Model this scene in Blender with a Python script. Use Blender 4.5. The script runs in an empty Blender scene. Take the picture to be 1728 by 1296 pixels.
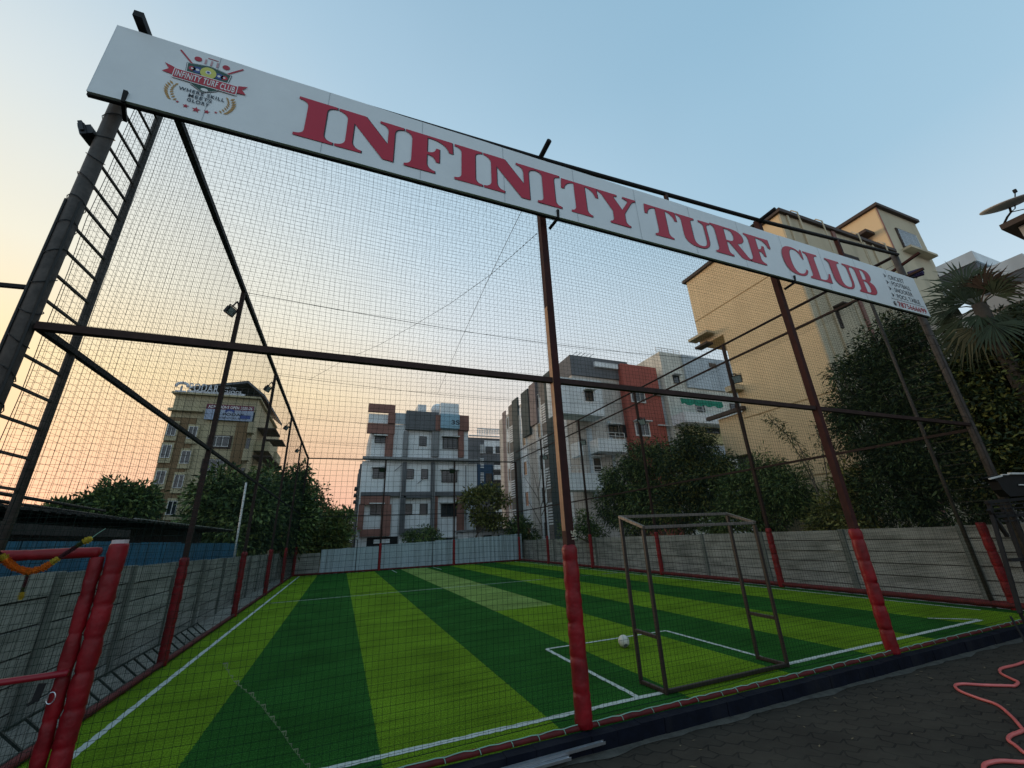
import bpy, bmesh, math, random
import numpy as np
from mathutils import Vector, Matrix, Euler
random.seed(7); RN = np.random.RandomState(11)
S = bpy.context.scene
COL = S.collection
# ------------------------------------------------------------------ camera
EUL = (1.92768086, 0.04157245, -0.37443588); FPX = 684.98; CAM = Vector((0, 0, 1.6))
cd = bpy.data.cameras.new('camera'); cam = bpy.data.objects.new('camera', cd); COL.objects.link(cam)
cam.location = CAM; cam.rotation_euler = EUL
cd.sensor_width = 36; cd.lens = FPX / 1728 * 36; cd.clip_start = 0.05; cd.clip_end = 2000
S.camera = cam
S.render.resolution_x = 1024; S.render.resolution_y = 768
RM = Euler(EUL).to_matrix()
# ------------------------------------------------------------------ sky and sun
w = bpy.data.worlds.new("World"); S.world = w; w.use_nodes = True
nt = w.node_tree; nt.nodes.clear()
SUN_AZ = math.radians(-36)      # compass: 0 = +Y, positive towards +X
SUN_EL = math.radians(8)
def N(t, **k):
    n = nt.nodes.new(t)
    for a, b in k.items(): setattr(n, a, b)
    return n
def lk(a, b): nt.links.new(a, b)
tc = N('ShaderNodeTexCoord'); nrm = N('ShaderNodeVectorMath', operation='NORMALIZE'); lk(tc.outputs['Generated'], nrm.inputs[0])
sep = N('ShaderNodeSeparateXYZ'); lk(nrm.outputs[0], sep.inputs[0])
el = N('ShaderNodeMath', operation='ARCSINE'); lk(sep.outputs['Z'], el.inputs[0])
eln = N('ShaderNodeMath', operation='DIVIDE'); lk(el.outputs[0], eln.inputs[0]); eln.inputs[1].default_value = math.pi / 2
hz = N('ShaderNodeVectorMath', operation='MULTIPLY'); lk(nrm.outputs[0], hz.inputs[0]); hz.inputs[1].default_value = (1, 1, 0)
hn = N('ShaderNodeVectorMath', operation='NORMALIZE'); lk(hz.outputs[0], hn.inputs[0])
dt = N('ShaderNodeVectorMath', operation='DOT_PRODUCT'); lk(nrm.outputs[0], dt.inputs[0])
dt.inputs[1].default_value = (math.sin(SUN_AZ), math.cos(SUN_AZ), 0)
def lin(c):
    return tuple((x / 12.92 if x <= .04045 else ((x + .055) / 1.055) ** 2.4) for x in [v / 255 for v in c])
def ramp(stops):
    r = N('ShaderNodeValToRGB'); e = r.color_ramp.elements
    while len(e) > 1: e.remove(e[-1])
    e[0].position = stops[0][0]; e[0].color = lin(stops[0][1]) + (1,)
    for p, c in stops[1:]:
        q = e.new(p); q.color = lin(c) + (1,)
    r.color_ramp.interpolation = 'B_SPLINE' if False else 'EASE'
    r.color_ramp.interpolation = 'LINEAR'
    lk(eln.outputs[0], r.inputs[0]); return r
SKY_SUN = [(0, (226, 160, 152)), (.05, (238, 176, 152)), (.12, (243, 198, 156)), (.2, (247, 222, 174)), (.31, (238, 232, 210)), (.45, (223, 226, 220)), (.6, (208, 215, 216)), (1, (150, 180, 200))]
SKY_MID = [(0, (240, 190, 168)), (.08, (244, 206, 180)), (.17, (238, 222, 205)), (.3, (222, 228, 232)), (.42, (200, 218, 230)), (.58, (176, 203, 221)), (1, (130, 168, 196))]
SKY_FAR = [(0, (212, 212, 218)), (.1, (210, 218, 227)), (.22, (194, 214, 227)), (.4, (160, 195, 217)), (.6, (143, 182, 207)), (1, (128, 168, 195))]
ra, rb, rc = ramp(SKY_SUN), ramp(SKY_MID), ramp(SKY_FAR)
def mapr(a, b):
    m = N('ShaderNodeMapRange', interpolation_type='SMOOTHSTEP'); lk(dt.outputs['Value'], m.inputs[0])
    m.inputs[1].default_value = a; m.inputs[2].default_value = b; return m
m1 = mapr(.45, .99); m2 = mapr(-.25, .80)
x1 = N('ShaderNodeMix', data_type='RGBA'); lk(m1.outputs[0], x1.inputs[0]); lk(rb.outputs[0], x1.inputs[6]); lk(ra.outputs[0], x1.inputs[7])
x2 = N('ShaderNodeMix', data_type='RGBA'); lk(m2.outputs[0], x2.inputs[0]); lk(rc.outputs[0], x2.inputs[6]); lk(x1.outputs[2], x2.inputs[7])
sky = N('ShaderNodeTexSky', sky_type='NISHITA', sun_disc=False, sun_elevation=SUN_EL, sun_rotation=SUN_AZ)
# soft high cloud unevenness
nz = N('ShaderNodeTexNoise'); nz.inputs['Scale'].default_value = 1.6; nz.inputs['Detail'].default_value = 3; lk(nrm.outputs[0], nz.inputs['Vector'])
nm = N('ShaderNodeMapRange'); lk(nz.outputs[0], nm.inputs[0]); nm.inputs[3].default_value = .93; nm.inputs[4].default_value = 1.07
mu = N('ShaderNodeVectorMath', operation='SCALE'); lk(x2.outputs[2], mu.inputs[0]); lk(nm.outputs[0], mu.inputs['Scale'])
b1 = N('ShaderNodeBackground'); lk(sky.outputs[0], b1.inputs[0]); b1.inputs[1].default_value = 0.01
b2 = N('ShaderNodeBackground'); lk(mu.outputs[0], b2.inputs[0]); b2.inputs[1].default_value = 1.0
ad = N('ShaderNodeAddShader'); lk(b1.outputs[0], ad.inputs[0]); lk(b2.outputs[0], ad.inputs[1])
wo = N('ShaderNodeOutputWorld'); lk(ad.outputs[0], wo.inputs[0])
sl = bpy.data.lights.new('sun', 'SUN'); so = bpy.data.objects.new('sun', sl); COL.objects.link(so)
sl.energy = 1.1; sl.angle = math.radians(14); sl.color = (1, .78, .56)
sd = Vector((math.sin(SUN_AZ) * math.cos(SUN_EL), math.cos(SUN_AZ) * math.cos(SUN_EL), math.sin(SUN_EL)))
so.rotation_euler = sd.to_track_quat('Z', 'Y').to_euler()
S.view_settings.view_transform = 'Standard'; S.view_settings.look = 'None'; S.view_settings.gamma = 1
S.view_settings.use_curve_mapping = False
S.view_settings.exposure = 0.08
try: S.cycles.max_bounces = 6
except Exception: pass
# ------------------------------------------------------------------ helpers
def at(px, py, ax, val):
    """point of the surveyed place seen at photo pixel px,py on the plane ax = val"""
    d = RM @ Vector(((px - 864) / FPX, -(py - 648) / FPX, -1)); i = 'XYZ'.index(ax)
    return CAM + d * ((val - CAM[i]) / d[i])
MATS = {}
def mat(name, col, rough=.8, metal=0, var=.15, scale=4, bump=0, bscale=60, spec=.4, dirt=None, trans=0, dz=.12):
    if name in MATS: return MATS[name]
    m = bpy.data.materials.new(name); m.use_nodes = True; t = m.node_tree; b = t.nodes['Principled BSDF']
    b.inputs['Roughness'].default_value = rough; b.inputs['Metallic'].default_value = metal
    b.inputs['Specular IOR Level'].default_value = spec
    if trans: b.inputs['Transmission Weight'].default_value = trans
    g = t.nodes.new('ShaderNodeNewGeometry')
    n = t.nodes.new('ShaderNodeTexNoise'); n.inputs['Scale'].default_value = scale; n.inputs['Detail'].default_value = 5
    n.inputs['Roughness'].default_value = .65
    t.links.new(g.outputs['Position'], n.inputs['Vector'])
    r = t.nodes.new('ShaderNodeMix'); r.data_type = 'RGBA'
    mr = t.nodes.new('ShaderNodeMapRange'); mr.inputs[1].default_value = .3; mr.inputs[2].default_value = .7
    t.links.new(n.outputs[0], mr.inputs[0]); t.links.new(mr.outputs[0], r.inputs[0])
    r.inputs[6].default_value = tuple(c * (1 - var) for c in col) + (1,)
    r.inputs[7].default_value = tuple(min(1, c * (1 + var)) for c in col) + (1,)
    out = r.outputs[2]
    if dirt:   # vertical rain streaks / stains of the surface itself
        mp = t.nodes.new('ShaderNodeMapping'); mp.inputs['Scale'].default_value = (dirt[1], dirt[1], dirt[1] * dz)
        t.links.new(g.outputs['Position'], mp.inputs[0])
        n2 = t.nodes.new('ShaderNodeTexNoise'); n2.inputs['Scale'].default_value = 1; n2.inputs['Detail'].default_value = 6
        t.links.new(mp.outputs[0], n2.inputs['Vector'])
        m3 = t.nodes.new('ShaderNodeMapRange'); m3.inputs[1].default_value = .48; m3.inputs[2].default_value = .72; m3.inputs[4].default_value = dirt[2]
        t.links.new(n2.outputs[0], m3.inputs[0])
        r2 = t.nodes.new('ShaderNodeMix'); r2.data_type = 'RGBA'; t.links.new(m3.outputs[0], r2.inputs[0])
        t.links.new(out, r2.inputs[6]); r2.inputs[7].default_value = tuple(dirt[0]) + (1,); out = r2.outputs[2]
    t.links.new(out, b.inputs['Base Color'])
    if bump:
        n3 = t.nodes.new('ShaderNodeTexNoise'); n3.inputs['Scale'].default_value = bscale; n3.inputs['Detail'].default_value = 4
        t.links.new(g.outputs['Position'], n3.inputs['Vector'])
        bp = t.nodes.new('ShaderNodeBump'); bp.inputs['Strength'].default_value = bump; bp.inputs['Distance'].default_value = .01
        t.links.new(n3.outputs[0], bp.inputs['Height']); t.links.new(bp.outputs[0], b.inputs['Normal'])
    MATS[name] = m; return m

class MB:
    def __init__(s): s.v = []; s.f = []; s.m = []; s.mi = 0
    def add(s, vs, fs):
        o = len(s.v); s.v += [tuple(v) for v in vs]
        s.f += [tuple(o + i for i in f) for f in fs]; s.m += [s.mi] * len(fs); return s
    def box(s, x0, x1, y0, y1, z0, z1):
        if x0 > x1: x0, x1 = x1, x0
        if y0 > y1: y0, y1 = y1, y0
        if z0 > z1: z0, z1 = z1, z0
        return s.add([(x0,y0,z0),(x1,y0,z0),(x1,y1,z0),(x0,y1,z0),(x0,y0,z1),(x1,y0,z1),(x1,y1,z1),(x0,y1,z1)],
              [(0,3,2,1),(4,5,6,7),(0,1,5,4),(1,2,6,5),(2,3,7,6),(3,0,4,7)])
    def bar(s, p, q, w=.05, h=None, up=(0,0,1)):
        p, q = Vector(p), Vector(q); h = h or w; d = (q - p).normalized(); u = Vector(up)
        if abs(d.dot(u)) > .95: u = Vector((0, 1, 0))
        a = d.cross(u).normalized() * (w / 2); b = a.cross(d).normalized() * (h / 2)
        vs = [c + i * a + j * b for c in (p, q) for i, j in ((-1,-1),(1,-1),(1,1),(-1,1))]
        return s.add(vs, [(0,1,2,3),(7,6,5,4),(0,4,5,1),(1,5,6,2),(2,6,7,3),(3,7,4,0)])
    def tube(s, pts, r, n=8, cap=True):
        pts = [Vector(p) for p in pts]; k = len(pts); rs = r if isinstance(r, (list, tuple)) else [r] * k
        o = len(s.v); pa = None
        for i, p in enumerate(pts):
            d = (pts[min(i+1,k-1)] - pts[max(i-1,0)]).normalized()
            if pa is None:
                u = Vector((0,0,1)) if abs(d.z) < .9 else Vector((0,1,0)); pa = d.cross(u).normalized()
            a = (pa - d * pa.dot(d)).normalized(); pa = a; b = d.cross(a)
            for j in range(n):
                t = 2 * math.pi * (j + .5) / n; s.v.append(tuple(p + (a * math.cos(t) + b * math.sin(t)) * rs[i]))
        for i in range(k - 1):
            for j in range(n):
                s.f.append((o+i*n+j, o+i*n+(j+1)%n, o+(i+1)*n+(j+1)%n, o+(i+1)*n+j)); s.m.append(s.mi)
        if cap:
            s.f.append(tuple(o + j for j in range(n))[::-1]); s.f.append(tuple(o + (k-1)*n + j for j in range(n))); s.m += [s.mi] * 2
        return s
    def wrinkle(s, amp, seed=0):
        R_ = random.Random(seed); v = np.array(s.v); ph = [R_.uniform(0, 6.28) for _ in range(6)]
        d = amp*(np.sin(v[:,2]*41+v[:,0]*60+ph[0])*np.sin(v[:,1]*70+ph[1]) + .7*np.sin(v[:,2]*95+v[:,1]*90+ph[2]) + .6*np.sin(v[:,0]*130+v[:,2]*23+ph[3]))
        s.v = [tuple(p + np.array([q, q, 0])) for p, q in zip(v, d)]; return s
    def prism(s, poly, y0, y1):      # polygon in x,z extruded along y
        n = len(poly); vs = [(x, y0, z) for x, z in poly] + [(x, y1, z) for x, z in poly]
        return s.add(vs, [tuple(range(n)), tuple(range(2*n-1, n-1, -1))] + [(i, n+i, n+(i+1)%n, (i+1)%n) for i in range(n)])
    def sphere(s, c, r, nu=14, nv=8, sc=(1,1,1)):
        o = len(s.v); c = Vector(c)
        for i in range(nv + 1):
            t = math.pi * i / nv
            for j in range(nu):
                p = 2 * math.pi * j / nu
                s.v.append((c.x + r*sc[0]*math.sin(t)*math.cos(p), c.y + r*sc[1]*math.sin(t)*math.sin(p), c.z + r*sc[2]*math.cos(t)))
        for i in range(nv):
            for j in range(nu):
                s.f.append((o+i*nu+j, o+(i+1)*nu+j, o+(i+1)*nu+(j+1)%nu, o+i*nu+(j+1)%nu)); s.m.append(s.mi)
        return s
    def build(s, name, m, parent=None, smooth=False, bevel=0):
        me = bpy.data.meshes.new(name); me.from_pydata(s.v, [], s.f)
        for x in (m if isinstance(m, (list, tuple)) else [m]): me.materials.append(x)
        if isinstance(m, (list, tuple)): me.polygons.foreach_set('material_index', s.m)
        if smooth: me.polygons.foreach_set('use_smooth', [True] * len(me.polygons))
        me.update(); o = bpy.data.objects.new(name, me); COL.objects.link(o)
        if parent:
            o.parent = parent; o.matrix_parent_inverse = Matrix.Translation(-GL(parent))
        if bevel:
            b = o.modifiers.new('bevel', 'BEVEL'); b.width = bevel; b.segments = 2
        return o
def GL(o):
    v = Vector(o.location)
    if o.parent: v = v + GL(o.parent) + o.matrix_parent_inverse.translation
    return v
def tag(o, label=None, cat=None, group=None, kind=None):
    for k, v in (('label', label), ('category', cat), ('group', group), ('kind', kind)):
        if v: o[k] = v
    return o
def thing(name, label, cat, loc=(0, 0, 0), group=None):
    o = bpy.data.objects.new(name, None); COL.objects.link(o); o.location = loc; o.empty_display_size = .2
    return tag(o, label, cat, group)
def struct(name, mb, m, **k): return tag(mb.build(name, m, **k), kind='structure')

def curve_mesh(splines, depth):
    cu = bpy.data.curves.new('c', 'CURVE'); cu.dimensions = '2D'; cu.fill_mode = 'BOTH'; cu.extrude = depth / 2
    for pts in splines:
        sp = cu.splines.new('POLY'); sp.points.add(len(pts) - 1); sp.use_cyclic_u = True
        for q, (x, y) in zip(sp.points, pts): q.co = (x, y, 0, 1)
    return to_mesh(cu)
def to_mesh(cu):
    o = bpy.data.objects.new('c', cu); COL.objects.link(o); bpy.context.view_layer.update()
    me = bpy.data.meshes.new_from_object(o.evaluated_get(bpy.context.evaluated_depsgraph_get()))
    bpy.data.objects.remove(o); bpy.data.curves.remove(cu); return me
def place_mesh(me, name, m, parent, fn, side=None):
    n = len(me.vertices); co = np.empty(n * 3); me.vertices.foreach_get('co', co); co = co.reshape(-1, 3)
    me.materials.clear(); me.materials.append(m)
    if side:
        me.materials.append(side); me.polygons.foreach_set('material_index', [0 if abs(p.normal.z) > .7 else 1 for p in me.polygons])
    me.vertices.foreach_set('co', np.array([fn(*c) for c in co]).ravel()); me.update()
    me.name = name; o = bpy.data.objects.new(name, me); COL.objects.link(o)
    if parent: o.parent = parent; o.matrix_parent_inverse = Matrix.Translation(-GL(parent))
    return o
def path(s):
    """'x,y' line-to and 'cx,cy>x,y' quadratic"""
    out = []
    for t in s.split():
        if '>' in t:
            c, e = [tuple(map(float, q.split(','))) for q in t.split('>')]; a = out[-1]
            for i in range(1, 9):
                u = i / 8; out.append(((1-u)**2*a[0]+2*u*(1-u)*c[0]+u*u*e[0], (1-u)**2*a[1]+2*u*(1-u)*c[1]+u*u*e[1]))
        else: out.append(tuple(map(float, t.split(','))))
    return out
GLY = {
'I': ['0,0 1,0 1,.06 .75,.07>.75,.2 .75,.8 .75,.93>1,.94 1,1 0,1 0,.94 .25,.93>.25,.8 .25,.2 .25,.07>0,.06'],
'N': ['0,0 .38,0 .38,.06 .25,.07>.24,.22 .24,.72 .70,0 .86,0 .86,.78 .87,.93>1,.94 1,1 .62,1 .62,.94 .75,.93>.76,.78 .76,.42 .40,1 0,1 0,.94 .13,.9>.14,.78 .14,.22 .13,.07>0,.06'],
'F': ['0,0 .62,0 .62,.06 .46,.08>.45,.22 .45,.47 .62,.47>.64,.32 .71,.32 .71,.70 .64,.70 .62,.54>.45,.54 .45,.94 .55,.94 .85,.92>.92,.68 1,.68 .98,1 0,1 0,.94 .13,.92>.14,.78 .14,.22 .13,.08>0,.06'],
'T': ['.22,0 .78,0 .78,.06 .65,.08>.65,.22 .65,.94 .88,.92>.93,.68 1,.68 .98,1 .02,1 0,.68 .07,.68 .12,.92>.35,.94 .35,.22 .35,.08>.22,.06'],
'Y': ['.25,0 .76,0 .76,.06 .65,.08>.65,.2 .65,.42 .86,.82 .92,.93>1,.94 1,1 .66,1 .66,.94 .80,.92>.78,.85 .60,.53 .42,.87 .40,.93>.5,.94 .5,1 0,1 0,.94 .07,.93>.12,.85 .35,.42 .35,.2 .35,.08>.25,.06'],
'U': ['0,1 0,.94 .12,.93>.13,.8 .13,.32 .14,-.02>.53,-.02 .88,-.02>.88,.34 .88,.8 .88,.93>1,.94 1,1 .66,1 .66,.94 .80,.93>.80,.8 .80,.34 .80,.06>.60,.06 .40,.06>.40,.32 .40,.8 .40,.93>.52,.94 .52,1'],
'R': ['0,0 .48,0 .48,.06 .37,.08>.37,.2 .37,.48 .45,.48 .70,.06 .74,0>.82,0 1,0 1,.06 .94,.07>.9,.13 .68,.50 .90,.56>.90,.74 .90,1>.56,1 0,1 0,.94 .1,.93>.11,.8 .11,.2 .1,.08>0,.06', '.37,.54 .37,.94 .48,.94 .62,.93>.62,.74 .62,.54>.47,.54'],
'C': ['.97,.66 .92,.66 .84,.95>.60,.95 .34,.95>.34,.5 .34,.06>.62,.06 .84,.07>.94,.28 1,.25 .9,-.02>.55,-.02 0,-.02>0,.5 0,1.02>.52,1.02 .72,1.02>.84,.93 .9,.93>.92,1.02 .97,1.02'],
'L': ['0,0 .97,0 1,.36 .94,.36 .86,.07>.58,.06 .45,.06 .45,.8 .45,.93>.62,.94 .62,1 0,1 0,.94 .14,.93>.15,.8 .15,.2 .14,.08>0,.06'],
'B': ['0,0 .6,0 1,.01>1,.28 1,.5>.72,.53 .92,.58>.92,.77 .92,1>.56,1 0,1 0,.94 .12,.93>.13,.8 .13,.2 .12,.08>0,.06', '.4,.06 .4,.49 .5,.49 .68,.47>.68,.27 .68,.06>.5,.06', '.4,.56 .4,.94 .5,.94 .64,.92>.64,.75 .64,.56>.5,.56']}
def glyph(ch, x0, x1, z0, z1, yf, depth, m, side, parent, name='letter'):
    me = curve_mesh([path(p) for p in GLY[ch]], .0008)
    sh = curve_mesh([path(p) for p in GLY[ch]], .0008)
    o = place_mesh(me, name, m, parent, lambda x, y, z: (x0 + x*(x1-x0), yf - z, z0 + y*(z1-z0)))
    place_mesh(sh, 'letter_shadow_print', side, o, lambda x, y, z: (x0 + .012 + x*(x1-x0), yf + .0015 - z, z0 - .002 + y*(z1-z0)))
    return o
def text(s, x0, x1, z0, z1, yf, m, parent, name='lettering', bold=.02, skew=0, sp=1.08):
    cu = bpy.data.curves.new('t', 'FONT'); cu.body = s; cu.offset = bold; cu.space_character = sp; cu.extrude = 0; me = to_mesh(cu)
    xs = [v.co.x for v in me.vertices]; ys = [v.co.y for v in me.vertices]; a, b, c, d = min(xs), max(xs), min(ys), max(ys)
    return place_mesh(me, name, m, parent, lambda x, y, z: (x0+(x-a)/(b-a)*(x1-x0), yf, z0+(y-c)/(d-c)*(z1-z0)+skew*(x-a)/(b-a)))
# ------------------------------------------------------------------ materials
BROWN = mat('rusty brown paint', (.036, .019, .016), .7, 0, .35, 9, .3, 40, spec=.2)
BROWN2 = mat('brown primer paint', (.042, .012, .010), .75, 0, .3, 7, .2, 40, spec=.2, dirt=((.022, .012, .011), 8, .7))
BLACK = mat('black paint', (.011, .011, .012), .7, 0, .3, 12, spec=.25)
IRON = mat('dark weathered iron', (.062, .052, .045), .7, .1, .4, 12, .3, 50)
RED = mat('red vinyl padding', (.205, .0035, .008), .5, 0, .35, 7, .6, 22, spec=.35, dirt=((.11, .012, .012), 5, .6), dz=.6)
REDK = mat('dark red kerb padding', (.10, .007, .008), .7, 0, .4, 8, .4, 20)
NAVY = mat('navy painted kerb', (.0035, .0055, .013), .8, 0, .5, 5, .5, 25, spec=.15, dirt=((.016, .016, .015), 5, .5))
WHITE = mat('white flex board', (.72, .765, .78), .45, 0, .05, 2, .05, 10)
LRED = mat('red acrylic letter face', (.47, .026, .055), .5, 0, .05, 3, spec=.3)
LSIDE = mat('dark letter edge', (.012, .012, .014), .5)
SILVER = mat('aluminium', (.55, .57, .6), .3, .9, .1, 20)
NET = mat('dark green net twine', (.012, .022, .018), .9, 0, .3, 3, spec=.05)
WIRE = mat('dark wire', (.02, .022, .022), .6, .3)
ROPE = mat('pale green rope', (.22, .42, .33), .8)
CONC = mat('precast concrete', (.27, .275, .25), .9, 0, .3, 1.6, .6, 45, dirt=((.12, .125, .11), 1.1, .8), dz=5)
CONCP = mat('concrete post', (.13, .14, .125), .9, 0, .2, 3, .4, 45)
GLASS = mat('dark window glass', (.025, .032, .04), .12, 0, .4, .8, spec=.8)
GRILL = mat('window grille', (.03, .028, .028), .6)
FWHITE = mat('white window frame', (.62, .62, .6), .5)
# ------------------------------------------------------------------ turf material
def turf_mat():
    m = bpy.data.materials.new('artificial turf'); m.use_nodes = True; t = m.node_tree; b = t.nodes['Principled BSDF']
    b.inputs['Roughness'].default_value = 1; b.inputs['Specular IOR Level'].default_value = .03
    n = lambda k, **a: ([setattr(q := t.nodes.new(k), x, y) for x, y in a.items()], q)[1] if a else t.nodes.new(k)
    L = t.links.new; g = n('ShaderNodeNewGeometry'); sp = n('ShaderNodeSeparateXYZ'); L(g.outputs['Position'], sp.inputs[0])
    wn = n('ShaderNodeTexNoise'); wn.inputs['Scale'].default_value = 55; L(g.outputs['Position'], wn.inputs['Vector'])
    wa = n('ShaderNodeMath', operation='MULTIPLY_ADD'); L(wn.outputs[0], wa.inputs[0]); wa.inputs[1].default_value = .04; L(sp.outputs[0], wa.inputs[2])
    a = n('ShaderNodeMath', operation='ADD'); L(wa.outputs[0], a.inputs[0]); a.inputs[1].default_value = 1.03 - .02
    fm = n('ShaderNodeMath', operation='FLOORED_MODULO'); L(a.outputs[0], fm.inputs[0]); fm.inputs[1].default_value = 2.96
    lt = n('ShaderNodeMath', operation='LESS_THAN'); L(fm.outputs[0], lt.inputs[0]); lt.inputs[1].default_value = 1.48
    mx = n('ShaderNodeMix', data_type='RGBA'); L(lt.outputs[0], mx.inputs[0])
    # pale, flattened far half of the fifth strip
    pr = n('ShaderNodeMath', operation='COMPARE'); L(sp.outputs[0], pr.inputs[0]); pr.inputs[1].default_value = 4.15; pr.inputs[2].default_value = .74
    py = n('ShaderNodeMath', operation='GREATER_THAN'); L(sp.outputs[1], py.inputs[0]); py.inputs[1].default_value = 9.9
    pm = n('ShaderNodeMath', operation='MULTIPLY'); L(pr.outputs[0], pm.inputs[0]); L(py.outputs[0], pm.inputs[1])
    ml = n('ShaderNodeMix', data_type='RGBA'); L(pm.outputs[0], ml.inputs[0]); ml.inputs[6].default_value = (.115, .208, .013, 1); ml.inputs[7].default_value = (.17, .25, .065, 1)
    L(ml.outputs[2], mx.inputs[6]); mx.inputs[7].default_value = (.019, .086, .015, 1)
    f1 = n('ShaderNodeTexNoise'); f1.inputs['Scale'].default_value = 75; f1.inputs['Detail'].default_value = 4; L(g.outputs['Position'], f1.inputs['Vector'])
    f2 = n('ShaderNodeTexNoise'); f2.inputs['Scale'].default_value = 1.1; f2.inputs['Detail'].default_value = 5; L(g.outputs['Position'], f2.inputs['Vector'])
    s1 = n('ShaderNodeMapRange'); L(f1.outputs[0], s1.inputs[0]); s1.inputs[1].default_value = .25; s1.inputs[2].default_value = .75; s1.inputs[1].default_value = .32; s1.inputs[2].default_value = .68; s1.inputs[3].default_value = .38; s1.inputs[4].default_value = 1.6
    s2 = n('ShaderNodeMapRange'); L(f2.outputs[0], s2.inputs[0]); s2.inputs[1].default_value = .3; s2.inputs[2].default_value = .7; s2.inputs[3].default_value = .74; s2.inputs[4].default_value = 1.22
    # brushed rows along the roll
    mp = n('ShaderNodeMapping'); mp.inputs['Scale'].default_value = (1.0, 34, 1); L(g.outputs['Position'], mp.inputs[0])
    f3 = n('ShaderNodeTexNoise'); f3.inputs['Scale'].default_value = 1; f3.inputs['Detail'].default_value = 3; L(mp.outputs[0], f3.inputs['Vector'])
    s3 = n('ShaderNodeMapRange'); L(f3.outputs[0], s3.inputs[0]); s3.inputs[1].default_value = .3; s3.inputs[2].default_value = .7; s3.inputs[3].default_value = .78; s3.inputs[4].default_value = 1.22
    q = n('ShaderNodeMath', operation='MULTIPLY'); L(s1.outputs[0], q.inputs[0]); L(s2.outputs[0], q.inputs[1])
    q2 = n('ShaderNodeMath', operation='MULTIPLY'); L(q.outputs[0], q2.inputs[0]); L(s3.outputs[0], q2.inputs[1])
    v = n('ShaderNodeVectorMath', operation='SCALE'); L(mx.outputs[2], v.inputs[0]); L(q2.outputs[0], v.inputs['Scale']); L(v.outputs[0], b.inputs['Base Color'])
    bp = n('ShaderNodeBump'); bp.inputs['Strength'].default_value = .8; bp.inputs['Distance'].default_value = .02; L(f1.outputs[0], bp.inputs['Height']); L(bp.outputs[0], b.inputs['Normal'])
    return m
def paver_mat():
    m = bpy.data.materials.new('interlocking pavers'); m.use_nodes = True; t = m.node_tree; b = t.nodes['Principled BSDF']; L = t.links.new
    b.inputs['Roughness'].default_value = .85; b.inputs['Specular IOR Level'].default_value = .15; g = t.nodes.new('ShaderNodeNewGeometry')
    # zig-zag edges: shift the coordinates with a triangle wave
    mp = t.nodes.new('ShaderNodeMapping'); mp.inputs['Rotation'].default_value = (0, 0, .25); mp.inputs['Scale'].default_value = (.62, .62, .62); L(g.outputs['Position'], mp.inputs[0])
    sp = t.nodes.new('ShaderNodeSeparateXYZ'); L(mp.outputs[0], sp.inputs[0])
    def tri(src, per, amp):
        p = t.nodes.new('ShaderNodeMath'); p.operation = 'PINGPONG'; L(src, p.inputs[0]); p.inputs[1].default_value = per
        q = t.nodes.new('ShaderNodeMath'); q.operation = 'MULTIPLY'; L(p.outputs[0], q.inputs[0]); q.inputs[1].default_value = amp; return q
    ax = t.nodes.new('ShaderNodeMath'); L(sp.outputs[0], ax.inputs[0]); L(tri(sp.outputs[1], .05, .6).outputs[0], ax.inputs[1])
    ay = t.nodes.new('ShaderNodeMath'); L(sp.outputs[1], ay.inputs[0]); L(tri(sp.outputs[0], .05, .6).outputs[0], ay.inputs[1])
    cb = t.nodes.new('ShaderNodeCombineXYZ'); L(ax.outputs[0], cb.inputs[0]); L(ay.outputs[0], cb.inputs[1])
    br = t.nodes.new('ShaderNodeTexBrick'); L(cb.outputs[0], br.inputs['Vector']); br.inputs['Scale'].default_value = 1
    br.inputs['Brick Width'].default_value = .2; br.inputs['Row Height'].default_value = .1; br.inputs['Mortar Size'].default_value = .006; br.inputs['Mortar Smooth'].default_value = .4
    br.inputs['Color1'].default_value = (.030, .0245, .0195, 1); br.inputs['Color2'].default_value = (.042, .034, .026, 1); br.inputs['Mortar'].default_value = (.014, .012, .010, 1)
    n = t.nodes.new('ShaderNodeTexNoise'); n.inputs['Scale'].default_value = 2.2; n.inputs['Detail'].default_value = 8; n.inputs['Roughness'].default_value = .7; L(g.outputs['Position'], n.inputs['Vector'])
    mr = t.nodes.new('ShaderNodeMapRange'); L(n.outputs[0], mr.inputs[0]); mr.inputs[1].default_value = .4; mr.inputs[2].default_value = .75; mr.inputs[4].default_value = .75
    mx = t.nodes.new('ShaderNodeMix'); mx.data_type = 'RGBA'; L(mr.outputs[0], mx.inputs[0]); L(br.outputs[0], mx.inputs[6]); mx.inputs[7].default_value = (.062, .052, .040, 1)
    L(mx.outputs[2], b.inputs['Base Color'])
    ma = t.nodes.new('ShaderNodeMath'); ma.operation = 'SUBTRACT'; L(n.outputs[0], ma.inputs[0]); L(br.outputs['Fac'], ma.inputs[1])
    bp = t.nodes.new('ShaderNodeBump'); bp.inputs['Strength'].default_value = .6; bp.inputs['Distance'].default_value = .008; L(ma.outputs[0], bp.inputs['Height']); L(bp.outputs[0], b.inputs['Normal'])
    return m
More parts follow.
